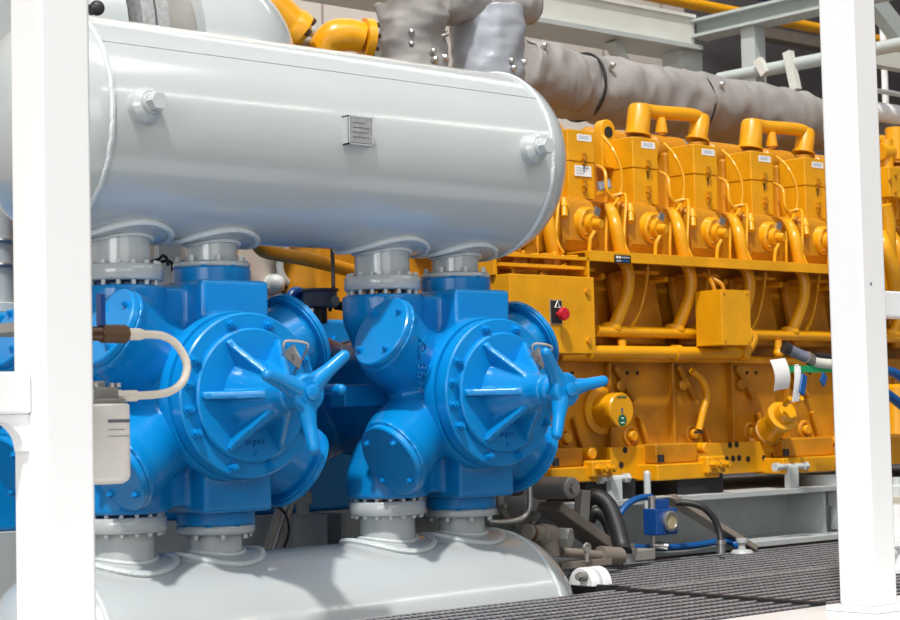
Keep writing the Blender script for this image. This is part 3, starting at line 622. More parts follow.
MB().cyl(at(648, 511, Y=6.42), at(647, 474, Y=6.42), .018, n=14).sphere(at(647, 474, Y=6.42), .018, 10).build('guide_pin', 'grey_flat', sk)

# ------------------------------------------------------------------ floor grating: four panels
def grating(x0, x1, y0, y1, label, dens=.032):
    t = thing('grating_panel', label, 'floor grating', ((x0 + x1) / 2, (y0 + y1) / 2, -.035), 'grating panels of the walkway')
    mb = MB(); x = x0 + .02
    while x < x1 - .02: mb.box(x - .003, x + .003, y0, y1, -.034, -.002); x += dens
    mb.build('bearing_bars', 'grate', t)
    mb = MB(); y = y0 + .05
    while y < y1 - .03: mb.box(x0 + .004, x1 - .004, y - .006, y + .006, -.012, .001); y += .085
    mb.build('cross_rods', 'rod', t)
    MB().box(x0, x0 + .016, y0, y1, -.036, .010).build('side_banding', 'dark', t); MB().box(x1 - .016, x1, y0, y1, -.036, .010).build('side_banding', 'dark', t)
    MB().box(x0, x1, y1 - .008, y1, -.036, .001).build('edge_banding', 'rod', t)
    return t
xs = at(740, 599, Z=0).x; yq = at(770, 573, Z=0).y; yf = at(700, 556, Z=0).y
ys = sill_y + .006
grating(2.4, xs - .004, ys, 5.37, 'dark steel grating panel running along the front of the lower grey vessel')
grating(xs + .004, 9.5, ys, yq - .005, 'dark steel grating panel directly behind the right white post')
grating(5.63, 9.5, yq + .005, yf, 'dark steel grating panel beside the grey engine skid')
for y in (ys + .05, 5.34, yq, yf - .03): MB().box(2.4 if y < 5.4 else 5.9, 9.5, y - .03, y + .03, -.62, -.038).build('trim_2', 'dull_steel')['kind'] = 'structure'

# ------------------------------------------------------------------ compressor frame and what shows between the cylinders
cf = thing('compressor_crankcase', 'dark blue compressor crankcase in the shade behind the two blue cylinders', 'compressor frame', (4.0, 7.2, .3))
MB().box(2.4, 5.35, 6.76, 7.7, .32, 1.20).build('frame_body', 'blue_smooth', cf, bevel=.02)
MB().box(2.4, 5.35, 6.70, 6.765, .80, .90).build('frame_rib', 'blue_smooth', cf, bevel=.008)
for x in (2.9, 3.5, 4.1, 4.7, 5.2): MB().cyl((x, 6.765, 1.10), (x, 6.735, 1.10), .025, n=6).build('frame_bolt', 'blue_smooth', cf)
ped = thing('frame_pedestal', 'grey steel pedestal plates below the compressor frame, between the blue cylinders', 'pedestal', (4.2, 6.9, -.62))
MB().box(2.5, 5.4, 6.72, 7.6, -.62, .32).build('plinth', 'skid', ped, bevel=.004)
for px in (318, 336):
    q = at(px, 510, Y=6.55); MB().box(q.x - .012, q.x + .012, 6.50, 6.72, -.55, .32).build('stiffener', 'skid', ped)
q = at(302, 492, Y=6.6); MB().cyl((q.x, 6.6, q.z + .10), (q.x, 6.6, q.z - .10), .03, n=14).cyl((q.x, 6.6, q.z), (q.x, 6.6, q.z - .05), .048, n=6).build('jack_bolt', 'skid', ped)
lad = thing('cable_ladder', 'leaning beige cable ladder below the gap between the blue cylinders', 'cable ladder', at(268, 552, Y=6.45))
def dn(p, q): return q + (p - q) * ((q.z + .615) / (q.z - p.z))
a0, a1 = at(266, 551, Y=6.45), at(283, 496, Y=6.45); bb0, bb1 = at(276, 551, Y=6.45), at(293, 496, Y=6.45)
MB().bar(dn(a0, a1), a1, .02, .03, (0, 1, 0)).build('side_rail', 'beige', lad); MB().bar(dn(bb0, bb1), bb1, .02, .03, (0, 1, 0)).build('side_rail', 'beige', lad)
MB().bar((a0 + bb0) / 2, (a1 + bb1) / 2, .008, .02, (0, 1, 0)).build('cable', 'paper', lad)
for k in (.2, .5, .8): MB().bar(a0.lerp(a1, k), bb0.lerp(bb1, k), .012, .012, (0, 1, 0)).build('rung', 'beige', lad)
MB().tube([at(258, 508, Y=6.4), at(270, 505, Y=6.38), at(284, 512, Y=6.38), at(289, 530, Y=6.38), at(284, 548, Y=6.4)], .006, 8).build('cable_loop', 'dark', lad)
bg = thing('equipment_panel', 'beige grey equipment panel behind the nozzles of the nearer blue cylinder', 'panel', (4.6, 7.5, .5))
a = at(146, 330, Y=7.45); b = at(303, 238, Y=7.45)
MB().box(a.x - .4, b.x, 7.45, 7.5, 1.0, 2.1).build('sheet', 'beige', bg, bevel=.01)
q = at(273, 284, Y=7.44); MB().cyl(q + V((0, .02, 0)), q - V((0, .03, 0)), .05, n=20).sphere(q - V((0, .03, 0)), .045, 16).build('round_head', 'grey_flat', bg)
MB().cyl(q + V((-.1, -.02, -.02)), q + V((.09, -.02, -.03)), .007, n=8).build('thin_rod', 'grey_flat', bg)
q = at(296, 266, Y=7.40); MB().torus(q, (0, 1, 0), .10, .02, 28, 8).build('grey_ring', 'grey_flat', bg)
wp = MB().prism([at(159, 330, Y=7.0), at(159, 241, Y=7.0), at(177, 241, Y=7.0), at(181, 245, Y=7.0), at(181, 330, Y=7.0)], (0, .04, 0)).build('cover_plate', 'cream', None)
tag(wp, 'pale cream plate with a cut corner, seen between two grey nozzles of the nearer cylinder', 'plate')
wl = tag(MB().tube([at(150, 262, Y=6.05), at(159, 259, Y=6.05), at(163, 255.5, Y=6.05), at(167, 259, Y=6.05), at(168, 266, Y=6.05)], .006, 8).tube([at(160, 262, Y=6.08), at(167, 261, Y=6.08), at(171.5, 263, Y=6.08), at(172.5, 272, Y=6.08)], .006, 8).build('lifting_wire', 'dark'), 'bent black wire between two grey nozzles of the nearer blue cylinder', 'wire')
yt = tag(MB().tube([at(257, 243, Y=6.75), at(263, 250, Y=6.75), at(275, 253.5, Y=6.8), at(310, 260, Y=6.85), at(352, 271, Y=6.95), at(380, 279, Y=7.0)], .033, 14).build('yellow_pipe', 'yellow_worn_shaded'), 'slanting yellow pipe under the upper grey vessel, behind the blue cylinders', 'pipe')
yb = thing('yellow_bracket', 'yellow bracket plates and ribs at the near end of the engine, behind the slanting pipe', 'bracket', at(325, 330, Y=7.7))
MB().prism([at(306, 240, Y=7.7), at(356, 240, Y=7.7), at(356, 340, Y=7.7), at(306, 340, Y=7.7)], (0, .05, 0)).build('back_plate', 'yellow_worn_shaded', yb)
MB().tube([at(300, 276, Y=7.4), at(318, 258, Y=7.4), at(334, 250, Y=7.4), at(352, 250, Y=7.4)], .045, 12).build('curved_arm', 'yellow_worn_shaded', yb)
MB().tube([at(322, 330, Y=7.5), at(322, 290, Y=7.5), at(334, 262, Y=7.5)], .05, 12).build('curved_arm', 'yellow_worn_shaded', yb)
MB().bar(at(292, 279, Y=7.5), at(306, 262, Y=7.5), .06, .08).build('stay', 'yellow_worn_shaded', yb)
pc = thing('pressure_switch', 'dark round instrument on a short stem between the two blue cylinders', 'instrument', at(322, 315, Y=6.4))
q = at(320, 296, Y=6.4); MB().cyl(q + V((0, 0, -.05)), q + V((0, 0, .02)), .075, n=28, ch=.006).cyl(q + V((0, 0, .02)), q + V((0, 0, .03)), .083, n=28).build('housing', 'ink', pc)
MB().cyl(q + V((0, 0, -.12)), q + V((0, 0, -.05)), .03, n=14).cyl(q + V((.07, -.02, -.04)), q + V((.16, -.02, -.05)), .02, n=12).build('stem', 'dark', pc)
MB().cyl(q + V((.02, -.07, -.025)), q + V((.02, -.085, -.025)), .022, n=14).build('port_cap', 'plate', pc)
tag(MB().tube([at(332, 246, Y=6.5), at(333, 270, Y=6.5), at(333, 295, Y=6.45), at(330, 310, Y=6.4)], .009, 8).build('sensor_cable', 'dark'), 'thin dark cable hanging from the upper vessel between the cylinders', 'cable')
tag(MB().tube([at(290, 300, Y=6.5), at(294, 293, Y=6.5), at(301, 294, Y=6.5), at(303, 304, Y=6.5)], .026, 12).build('pipe_elbow', 'navy'), 'small dark blue pipe elbow left of the dark round instrument', 'pipe')
tag(MB().tube([at(300, 296, Y=6.7), at(300, 303, Y=6.7), at(303, 309, Y=6.7), at(312, 310, Y=6.65)], .022, 12).build('hose_stub', 'paper'), 'short white hose stub below the dark blue pipe elbow', 'hose')
lb = (lambda o, *k: o)(MB().tube([at(306, 389, Y=5.95), at(330, 389.5, Y=5.75), at(341, 389.5, Y=5.68)], .022, 12).sphere(at(341, 389.5, Y=5.68), .022, 12).build('round_bar', 'blue_smooth', c1), '', '')

fz = at(-10, 320, Y=6.95)
fn_ = thing('nozzle_pipe', 'grey flanged pipe on the compressor crankcase, seen left of the left white post', 'pipe', (fz.x, 6.95, 1.2))
MB().cyl((fz.x, 6.95, 1.245), (fz.x, 6.95, 1.95), .10, n=36).build('pipe_body', 'grey', fn_)
MB().cyl((fz.x, 6.95, 1.201), (fz.x, 6.95, 1.245), .145, n=40, ch=.005).build('flange', 'grey', fn_)
for zz in (1.40, 1.50): MB().torus((fz.x, 6.95, zz), (0, 0, 1), .103, .012, 32, 8).build('band', 'steel', fn_)

# ------------------------------------------------------------------ lagged exhaust pipes
def cloth(pts, r, name, m, label, group='grey lagged exhaust pipes', amp=.03, sc=(1, 1, 1), pins=6, seams=()):
    pts = [V(p) for p in pts]
    N = 60; P = []
    for k in range(N + 1):
        t = k / N * (len(pts) - 1); i = min(int(t), len(pts) - 2); f = t - i
        a = pts[max(i - 1, 0)]; b = pts[i]; c = pts[i + 1]; d = pts[min(i + 2, len(pts) - 1)]
        P.append(.5 * ((2 * b) + (c - a) * f + (2 * a - 5 * b + 4 * c - d) * f * f + (3 * b - a - 3 * c + d) * f ** 3))
    mb = MB(); rr = [r * (1 - .35 * max(0, 1 - min(k, N - k) / 3) ** 2) for k in range(N + 1)]
    mb.tube(P, rr, 40, smooth=False); mb.bm.normal_update()
    for v in mb.bm.verts:
        c = v.co; d = noise.noise(c * 4) * .6 + noise.noise(V((c.x * 9, c.y * 9, c.z * 4))) * .35 + noise.noise(c * 22) * .12 + .35 - 1.3 * abs(noise.noise(V((c.x * 6 + 3, c.y * 6, c.z * 5)))) * .8
        v.co += v.normal * d * amp
    t = thing(name, label, 'lagged pipe', pts[0], group)
    MB_ = mb.build('cloth_cover', m, t, ang=80)
    for f in seams:
        k = int(f * N); c = P[k]; ax = (P[k + 1] - P[k - 1]).normalized(); a, u, v = frame(ax)
        ring = [c + (u * math.cos(q) + v * math.sin(q)) * (r * 1.012 + noise.noise((c + u * math.cos(q) * r) * 5) * .01) for q in [2 * PI * j / 48 for j in range(48)]]
        MB().tube(ring, .010, 6, closed=True, smooth=False).build('lacing_seam', 'dark', t)
    for j in range(pins):
        k = int((.12 + .76 * ((j * .37) % 1)) * N); c = P[k]; ax = (P[k + 1] - P[k - 1]).normalized(); a, u, v = frame(ax)
        d = (V((.9 * math.sin(j * 2.1), -1, .6 * math.cos(j * 1.7))) - ax * V((0, -1, .3)).dot(ax)).normalized()
        q = c + d * r * 1.0; MB().lathe(q - d * .02, d, [(0, .016), (.045, .016), (.055, .008), (.055, 0)], 12).build('lacing_pin', 'steel', t)
    return t
YL = 7.5
cloth([at(515, 66, Y=YL), at(555, 82, Y=YL), at(592, 88, Y=YL)], .19, 'lagged_pipe', 'lagging', 'lagged exhaust elbow in brown grey cloth just right of the upright silver bundle', seams=(), pins=2, amp=.05)
cloth([at(580, 87, Y=YL), at(640, 98, Y=YL), at(695, 106, Y=YL)], .20, 'lagged_pipe', 'lagging', 'lagged exhaust pipe section above the nearest pair of yellow jumper pipes', seams=(.03,), pins=2, amp=.035)
cloth([at(689, 105, Y=YL), at(750, 115, Y=YL), at(805, 124, Y=YL)], .20, 'lagged_pipe', 'lagging', 'lagged exhaust pipe section meeting the right white post', seams=(.03,), pins=2, amp=.035)
cloth([at(795, 121, Y=YL), at(830, 128, Y=YL), at(880, 136, Y=YL)], .17, 'lagged_pipe', 'lagging', 'end of the lagged exhaust pipe, mostly hidden by the right white post', pins=2, amp=.02)
YB = 6.9
cloth([at(411, 72, Y=YB), at(410, 42, Y=YB), at(411, 6, Y=YB)], .165, 'lagged_bundle', 'lagging', 'pale crumpled lagging bundle standing left of the silver one, above the upper vessel', amp=.06, pins=7)
cloth([at(487, 84, Y=YB), at(487, 45, Y=YB), at(486, 9, Y=YB)], .18, 'lagged_bundle', 'lag_silver', 'upright silver grey lagging bundle behind the right half of the upper vessel', amp=.045, pins=4)
cloth([at(434, 0, Y=YB - .04), at(480, 1, Y=YB - .04), at(530, 4, Y=YB - .04)], .105, 'lagged_bundle', 'lagging', 'crumpled lagging roll lying across the top of the silver bundle', amp=.035, pins=4)

# ------------------------------------------------------------------ pipes above the upper vessel, on the left
gp = thing('intake_pipe', 'big light grey round-ended pipe behind the top left of the upper vessel', 'pipe', at(200, 40, Y=6.75))
q = at(150, 60, Y=6.75); R_ = .44
xa = q.x
MB().lathe((xa, 6.75, q.z + .0), (1, 0, 0), [(0, 0), (0, R_)] + [(.22 + .46 * math.sin(PI / 2 * k / 16), R_ * math.cos(PI / 2 * k / 16)) for k in range(16)] + [(.68, 0)], 56).build('dome', 'grey', gp)
MB().lathe((xa - .25, 6.75, q.z), (1, 0, 0), [(0, R_ - .06), (.26, R_ - .06)], 48).build('neck', 'dull_steel', gp)
for dx in (-.36, -.29): MB().lathe((xa + dx + .04, 6.75, q.z), (1, 0, 0), [(0, R_ + .03), (.06, R_ + .03)], 56).build('flange', 'plate', gp, bevel=.004)
MB().sphere(at(97, 8, Y=6.2), .03, 16).cyl(at(97, 8, Y=6.2), at(90, 10, Y=6.2), .022, n=12).build('black_knob', 'dark', gp)
MB().lathe((xa - .75, 6.75, q.z), (1, 0, 0), [(0, R_ - .03), (.4, R_ - .03)], 48).build('left_pipe', 'grey', gp)
y1 = thing('yellow_elbow', 'large yellow pipe elbow with a bolted flange, at the top left beside the grey dome', 'pipe', at(290, 30, Y=6.9))
MB().tube([at(225, -40, Y=6.95), at(250, -12, Y=6.95), at(270, 8, Y=6.92), at(288, 26, Y=6.9)], .10, 24).build('elbow', 'yellow', y1)
c = at(291, 29, Y=6.9); ax = V((.72, -.15, -.55)).normalized()
fl = MB().lathe(c - ax * .03, ax, [(0, .10), (.03, .112), (.07, .112), (.07, .08), (.10, .07)], 32).build('flange', 'yellow', y1)
_, u, v = frame(ax)
for k in range(6):
    q_ = c + (u * math.cos(k * PI / 3) + v * math.sin(k * PI / 3)) * .094; MB().cyl(q_ + ax * .03, q_ + ax * .065, .018, n=6).build('flange_bolt', 'bronze', fl)
y2 = thing('yellow_elbow', 'small yellow elbow casting with an open bolted flange, left of the pale lagging bundle', 'pipe', at(345, 40, Y=6.9))
MB().tube([at(320, 58, Y=6.95), at(326, 44, Y=6.93), at(336, 36, Y=6.9), at(350, 35, Y=6.88), at(362, 38, Y=6.86)], [.065, .075, .080, .079, .074], 22).build('elbow', 'yellow', y2)
c = at(363, 38, Y=6.86); ax = V((.95, -.3, -.05)).normalized()
fl = MB().lathe(c, ax, [(0, .085), (0, .098), (.04, .098), (.04, .06), (.0, .055)], 32).build('flange', 'yellow', y2)
_, u, v = frame(ax)
for k in range(8):
    q_ = c + (u * math.cos(k * PI / 4) + v * math.sin(k * PI / 4)) * .08; MB().cyl(q_ + ax * .03, q_ + ax * .06, .013, n=6).build('flange_bolt', 'bronze', fl)
for k, dy in enumerate((33, 41)): tag(MB().cyl(at(292, dy - 1, Y=7.0), at(335, dy + 2, Y=7.0), .026, n=14).build('steel_tube', 'plate'), ('upper' if k == 0 else 'lower') + ' of two grey tubes joining the two yellow elbows', 'tube', 'grey tubes between the yellow elbows')

# ------------------------------------------------------------------ beams overhead
a = at(694, 17, Y=8.6); b = at(690, 47, Y=8.6); zt_, zb_ = a.z, b.z; x1_ = a.x
ib = thing('steel_beam', 'pale grey I-beam crossing above the lagged exhaust pipe', 'beam', (8, 8.6, zb_), 'overhead steel beams')
MB().box(4.5, x1_, 8.72, 8.74, zb_, zt_).build('web', 'cream', ib)
MB().box(4.5, x1_, 8.6, 8.72, zb_ + .015, zt_ - .01).build('side_plate', 'cream', ib)
MB().box(4.5, x1_ + .03, 8.55, 8.95, zb_ - .02, zb_ + .012).build('bottom_flange', 'beam', ib); MB().box(4.5, x1_, 8.58, 8.95, zt_ - .012, zt_ + .012).build('top_flange', 'cream', ib)
cz = at(690, 47, Y=8.7)
MB().box(x1_ - .12, x1_ + .10, 8.62, 8.8, .3, zb_ - .02).build('column', 'beam', ib, bevel=.004)
MB().bar((x1_ - .75, 8.7, zb_ - .02), (x1_ - .48, 8.7, zb_ - .42), .10, .06).build('knee_brace', 'beam', ib)
ib2 = thing('steel_beam', 'grey beam running forward from the end of the pale I-beam toward the right post', 'beam', (x1_ + .1, 7.5, zt_), 'overhead steel beams')
zb2 = at(693, 38, Y=8.6).z; zt2 = at(693, 20, Y=8.6).z
MB().box(x1_ + .05, x1_ + .07, 3.6, 8.62, zb2 + .02, zt2 - .02).build('web', 'beam', ib2)
MB().box(x1_ - .04, x1_ + .16, 3.6, 8.62, zt2 - .02, zt2).build('top_flange', 'beam', ib2); MB().box(x1_ - .04, x1_ + .16, 3.6, 8.62, zb2, zb2 + .02).build('bottom_flange', 'beam', ib2)
q = at(753, 40, X=x1_ + .06); MB().box(x1_ + .0, x1_ + .12, q.y - .06, q.y + .06, .3, zb2).build('hanger_column', 'beam', ib2, bevel=.004)
hr = thing('pipe_handrail', 'long grey tube handrail rising toward the right post, under the forward beam', 'handrail', at(770, 70, X=x1_))
a = at(735, 76, X=x1_ + .02); b = at(818, 60, X=x1_ + .02)
MB().cyl(a + (a - b) * .2, b + (b - a) * 1.2, .045, n=18).build('tube', 'beam', hr)
for px, y0, y1_ in ((758, 60, 74), (788, 52, 90)):
    p0, p1 = at(px, y0, X=x1_ - .02), at(px + 8, y1_, X=x1_ - .02); MB().bar(p0, p1, .06, .05, (1, 0, 0)).build('stanchion', 'cream', hr)
a = at(650, -3, Y=10.3); b = at(817, 27, Y=10.3)
tag(MB().cyl((a.x - 2, 10.3, (a.z + b.z) / 2), (16.4, 10.3, (a.z + b.z) / 2), .05, n=14).build('overhead_pipe', 'yellow'), 'thin yellow pipe under the roof behind the grey beams', 'pipe')
a = at(790, 12, Y=10.0); tag(MB().cyl((a.x - 1.4, 10.0, a.z + .1), (16.4, 10.0, a.z + .1), .06, n=14).build('overhead_pipe', 'navy'), 'dark blue pipe under the roof, above the yellow one', 'pipe')
a = at(790, 38, Y=10.5); tag(MB().box(12.4, 16.4, 10.45, 10.6, a.z - .05, a.z + .05).build('roof_purlin', 'brown'), 'brown purlin in the dark corner under the roof', 'purlin')
a = at(885, 60, Y=8.0); tag(MB().box(a.x - .25, 14.2, 7.95, 8.05, a.z - .06, a.z + .06).build('rail', 'cream'), 'cream rail right of the right white post, near the top', 'rail')
a = at(885, 92, Y=8.2); gr = tag(MB().cyl((a.x - .2, 8.2, a.z), (14.2, 8.2, a.z), .02, n=10).build('rail', 'paper'), 'thin white horizontal rod right of the right white post', 'rod')
a = at(884, 60, Y=8.3); tag(MB().cyl((a.x, 8.3, 2.2), (a.x, 8.3, 4.0), .025, n=10).build('upright_rod', 'paper'), 'thin white upright rod right of the right white post', 'rod')
a = at(872, 0, Y=8.0); b = at(905, 42, Y=8.0); tag(MB().bar(a + (a - b), b + (b - a) * .1, .14, .10, (0, 1, 0)).build('brace', 'beam'), 'grey diagonal brace in the top right corner', 'brace')
a = at(885, 113, Y=7.2); tag(MB().cyl((9.75, 7.2, a.z), (11.2, 7.2, a.z), .065, n=24).build('white_pipe', 'white'), 'white horizontal pipe right of the right white post, above the engine', 'pipe')

# ------------------------------------------------------------------ filter and hose beside the left post
ft = thing('oil_filter', 'cream spin-on filter canister with a looped hose, beside the left white post', 'filter', (2.59, 4.42, .56))
FY = 4.42; q0 = at(101, 404, Y=FY); q1 = at(101, 484, Y=FY); rC = .077
MB().lathe((q0.x, FY, q1.z), (0, 0, 1), [(0, 0), (0, rC - .02), (.008, rC - .006), (.02, rC), (q0.z - q1.z - .006, rC), (q0.z - q1.z, rC - .006), (q0.z - q1.z, 0)], 40).build('canister', 'canister', ft)
for dz, a_, b_, mm in ((.052, -.3, .95, 'ink'), (.072, -.3, .4, 'plate'), (.087, -.3, 1.0, 'canister'), (.09, -.3, .9, 'plate')):
    if mm == 'canister': continue
    z = q0.z - dz; mb = MB(); n_ = 16
    for k in range(n_):
        t0 = -PI / 2 + a_ + (b_ - a_) * k / n_; t1 = -PI / 2 + a_ + (b_ - a_) * (k + .86) / n_
        v_ = [mb.bm.verts.new((q0.x + (rC + .0006) * math.cos(t), FY + (rC + .0006) * math.sin(t), zz)) for t, zz in ((t0, z), (t1, z), (t1, z + (.009 if mm == 'ink' else .003)), (t0, z + (.009 if mm == 'ink' else .003)))]
        mb.bm.faces.new(v_)
    mb.build('canister_print', mm, ft)
hd = MB().cyl((q0.x, FY, q0.z), (q0.x, FY, q0.z + .014), .066, n=36).box(q0.x - .05, q0.x + .03, FY - .045, FY + .045, q0.z + .012, q0.z + .045).cyl((q0.x - .02, FY, q0.z + .04), (q0.x - .02, FY, q0.z + .062), .03, n=20).build('filter_head', 'dull_steel', ft, bevel=.004)
for dx in (-.04, .01, .03): MB().cyl((q0.x + dx, FY - .04, q0.z + .044), (q0.x + dx, FY - .04, q0.z + .056), .009, n=6).build('head_bolt', 'steel', hd)
MB().box(2.2, 2.41, 4.1556, FY + .03, q0.z + .018, q0.z + .04).box(2.405, q0.x - .045, FY - .01, FY + .03, q0.z + .018, q0.z + .04).build('mount_bracket', 'dull_steel', ft)
h0 = at(128, 334, Y=FY); h1 = at(116, 396, Y=FY)
hs = [h0, at(148, 334.5, Y=FY), at(163, 336, Y=FY), at(175, 343, Y=FY), at(184, 356, Y=FY), at(187, 368, Y=FY), at(183, 381, Y=FY), at(173, 390, Y=FY), at(160, 394, Y=FY), at(140, 395.5, Y=FY), h1]
MB().tube(hs, .0115, 12).build('looped_hose', 'hose', ft)
MB().cyl(h0 + V((-.005, 0, 0)), at(140, 334.3, Y=FY), .017, n=14).cyl(at(140, 334.3, Y=FY), at(143, 334.4, Y=FY), .014, n=14).build('hose_ferrule', 'hose', ft)
MB().cyl(h1 + V((-.02, 0, 0)), at(120, 396, Y=FY), .020, n=6).cyl(at(120, 396, Y=FY), at(136, 395.7, Y=FY), .016, n=14).build('hose_ferrule', 'hose', ft)
MB().cyl(at(85, 333.5, Y=FY), at(106, 333.8, Y=FY), .020, n=16).cyl(at(100, 333.7, Y=FY), at(127, 334, Y=FY), .026, n=8, ch=.004).build('valve_body', 'bronze', ft)
MB().box(at(98, 330, Y=FY).x, at(104, 330, Y=FY).x, FY - .012, FY + .012, h0.z + .02, h0.z + .11).build('valve_lever', 'navy', ft, bevel=.004)
MB().box(2.2, 2.41, 4.1556, FY + .012, h0.z - .012, h0.z + .012).box(2.405, 2.55, FY - .012, FY + .012, h0.z - .012, h0.z + .012).build('valve_bracket', 'dull_steel', ft)

# ------------------------------------------------------------------ small pieces between the lower vessel and the skid
yp = 6.3
pm = thing('grey_pump', 'dull grey round pump with a stubby arm, below the farther blue cylinder', 'pump', at(540, 540, Y=yp))
c = at(534, 496, Y=6.35); MB().lathe(c + V((0, .25, 0)), (0, -1, 0), [(0, .12), (.12, .12), (.13, .155), (.17, .155), (.18, .13), (.22, .11), (.25, .07), (.25, 0)], 36).build('pump_body', 'dull_steel', pm)
for k in range(8): q = c + V((.14 * math.cos(k * PI / 4 + .3), .08, .14 * math.sin(k * PI / 4 + .3))); MB().cyl(q + V((0, .01, 0)), q - V((0, .025, 0)), .014, n=6).build('pump_bolt', 'dull_steel', pm)
a = at(538, 488, Y=6.25); b = at(573, 488, Y=6.0); MB().cyl(a, b, .055, .05, n=24, ch=.008).cyl(b, b + (b - a).normalized() * .02, .025, n=6).build('stub_arm', 'dull_steel', pm)
MB().bar(at(583, 490, Y=6.15), at(581, 525, Y=6.15), .06, .05, (0, 1, 0)).build('upright_arm', 'dull_steel', pm, bevel=.006)
MB().lathe(at(520, 489, Y=6.1), at(512, 489, Y=6.1) - at(520, 489, Y=6.1), [(0, .03), (.07, .03)], 8).build('brass_nut', 'bronze', pm)
tag(MB().tube([at(529, 478, Y=5.95), at(529.5, 495, Y=5.95), at(529, 508, Y=5.95), at(524, 517, Y=5.95), at(515, 521, Y=5.95), at(500, 522.5, Y=5.95), at(488, 522.5, Y=5.95)], .013, 12).build('bent_tube', 'steel'), 'bent bare steel tube under the right side of the farther blue cylinder', 'tube')
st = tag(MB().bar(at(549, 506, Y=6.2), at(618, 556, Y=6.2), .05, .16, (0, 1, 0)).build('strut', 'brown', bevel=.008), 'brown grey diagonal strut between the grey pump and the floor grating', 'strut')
tg_ = thing('pipe_tee', 'grey pipe tee with hexagonal plugs above the end of the lower vessel', 'pipe fitting', at(552, 555, Y=5.75))
a = at(527, 532, Y=5.75); b = at(560, 537, Y=5.75)
MB().cyl(a, b, .036, n=20).cyl(at(541, 534, Y=5.75), at(553, 536, Y=5.75), .046, n=20, ch=.006).cyl(at(548, 536, Y=5.75), at(550, 556, Y=5.75), .042, n=18).build('tee_body', 'brown', tg_)
MB().cyl(at(559, 537, Y=5.75), at(571, 538, Y=5.7), .046, n=6).build('hex_plug', 'dull_steel', tg_, bevel=.004)
MB().torus(at(531, 532.6, Y=5.75), b - a, .036, .008, 20, 6).build('union_ring', 'bronze', tg_)
tag(MB().cyl(at(561, 552, Y=5.95), at(606, 556, Y=5.95), .022, n=14).cyl(at(600, 555, Y=5.95), at(620, 556.5, Y=5.95), .042, n=16).build('tie_rod', 'brown'), 'short brown grey rod lying at the edge of the grating, left of the black hoses', 'rod')
lt = thing('rail_bracket', 'brown grey angle with a small eye bolt beside the end of the lower vessel', 'bracket', at(585, 562, Y=5.9))
MB().box(at(562, 563, Y=5.9).x, at(612, 566, Y=5.9).x, 5.9, 5.98, at(585, 567, Y=5.9).z, at(585, 561, Y=5.9).z).build('angle', 'brown', lt)
MB().cyl(at(587, 562, Y=5.88), at(587, 546, Y=5.88), .010, n=10).torus(at(587, 548, Y=5.88), (0, 1, 0), .018, .007, 16, 6).build('eye_bolt', 'dull_steel', lt)
cl = thing('pipe_clamp', 'white two-band clamp on the grating, right of the rounded end of the lower vessel', 'clamp', at(592, 585, Z=0))
c = at(584, 586, Z=0); c.z = 0
for k in range(2):
    mb = MB(); pts = []
    for j in range(13):
        q_ = PI * j / 12; pts.append((-.075 * math.cos(q_), .08 * math.sin(q_)))
    x = c.x - .02 + k * .07
    P_ = [V((x, c.y + a_, z_)) for a_, z_ in pts]
    mb.prism(P_, (.05, 0, 0)); mb.build('clamp_band', 'white', cl, bevel=.006)
q = V((c.x - .03, c.y - .03, .045)); MB().cyl(q + V((.03, 0, 0)), q - V((.025, 0, 0)), .02, n=18).cyl(q - V((.025, 0, 0)), q - V((.04, 0, 0)), .016, n=6).build('clamp_bolt', 'dull_steel', cl)
# hoses
tag(MB().tube([at(582, 512, Y=6.3), at(586, 501, Y=6.25), at(597, 497, Y=6.2), at(608, 505, Y=6.15), at(616, 523, Y=6.1), at(622, 545, Y=6.05), at(624, 553, Y=6.02)], .040, 14).build('black_hose', 'dark'), 'thick black hose arching down to the grating left of the blue valve block', 'hose')
tag(MB().tube([at(590, 520, Y=6.38), at(596, 512, Y=6.35), at(606, 520, Y=6.32), at(612, 535, Y=6.3), at(618, 556, Y=6.25)], .030, 14).build('black_hose', 'dark'), 'second black hose inside the arch of the thick one', 'hose')
tag(MB().lathe(at(627, 562, Y=6.05), (0, 0, 1), [(0, .042), (.03, .042), (.035, .05), (.06, .05), (.065, .04), (.085, .04)], 20).build('hose_fitting', 'steel'), 'shiny steel hose fitting where the thick black hose meets the grating', 'fitting')
tag(MB().box(at(636, 560, Y=6.1).x, at(656, 560, Y=6.1).x, 6.1, 6.2, at(640, 561, Y=6.1).z, at(640, 550, Y=6.1).z).build('steel_block', 'dull_steel', bevel=.006), 'dull grey steel block on the grating edge below the blue valve block', 'block')
vb = thing('valve_block', 'blue valve block with a round sight glass, in front of the grey skid', 'valve', at(662, 545, Y=6.2))
a = at(656, 509, Y=6.18); b = at(678, 534, Y=6.18); xl = at(645, 520, Y=6.30).x
MB().box(a.x, b.x, 6.18, 6.27, b.z, a.z).build('block_body', 'navy', vb, bevel=.006)
c = at(669.5, 521, Y=6.178); gl = MB().lathe((c.x, 6.182, c.z), (0, -1, 0), [(0, .052), (.018, .052), (.022, .046), (.022, .038), (.012, .036), (.012, 0)], 32).build('glass_bezel', 'steel', vb)
MB().cyl((c.x, 6.172, c.z), (c.x, 6.167, c.z), .036, n=28).build('sight_glass', 'glass_eye', gl)
MB().box(a.x + .04, a.x + .11, 6.19, 6.26, a.z, a.z + .045).build('top_cap', 'navy', vb, bevel=.004)
MB().cyl((a.x + .025, 6.23, a.z), (a.x + .025, 6.23, a.z + .06), .02, n=12).build('top_fitting', 'steel', vb)
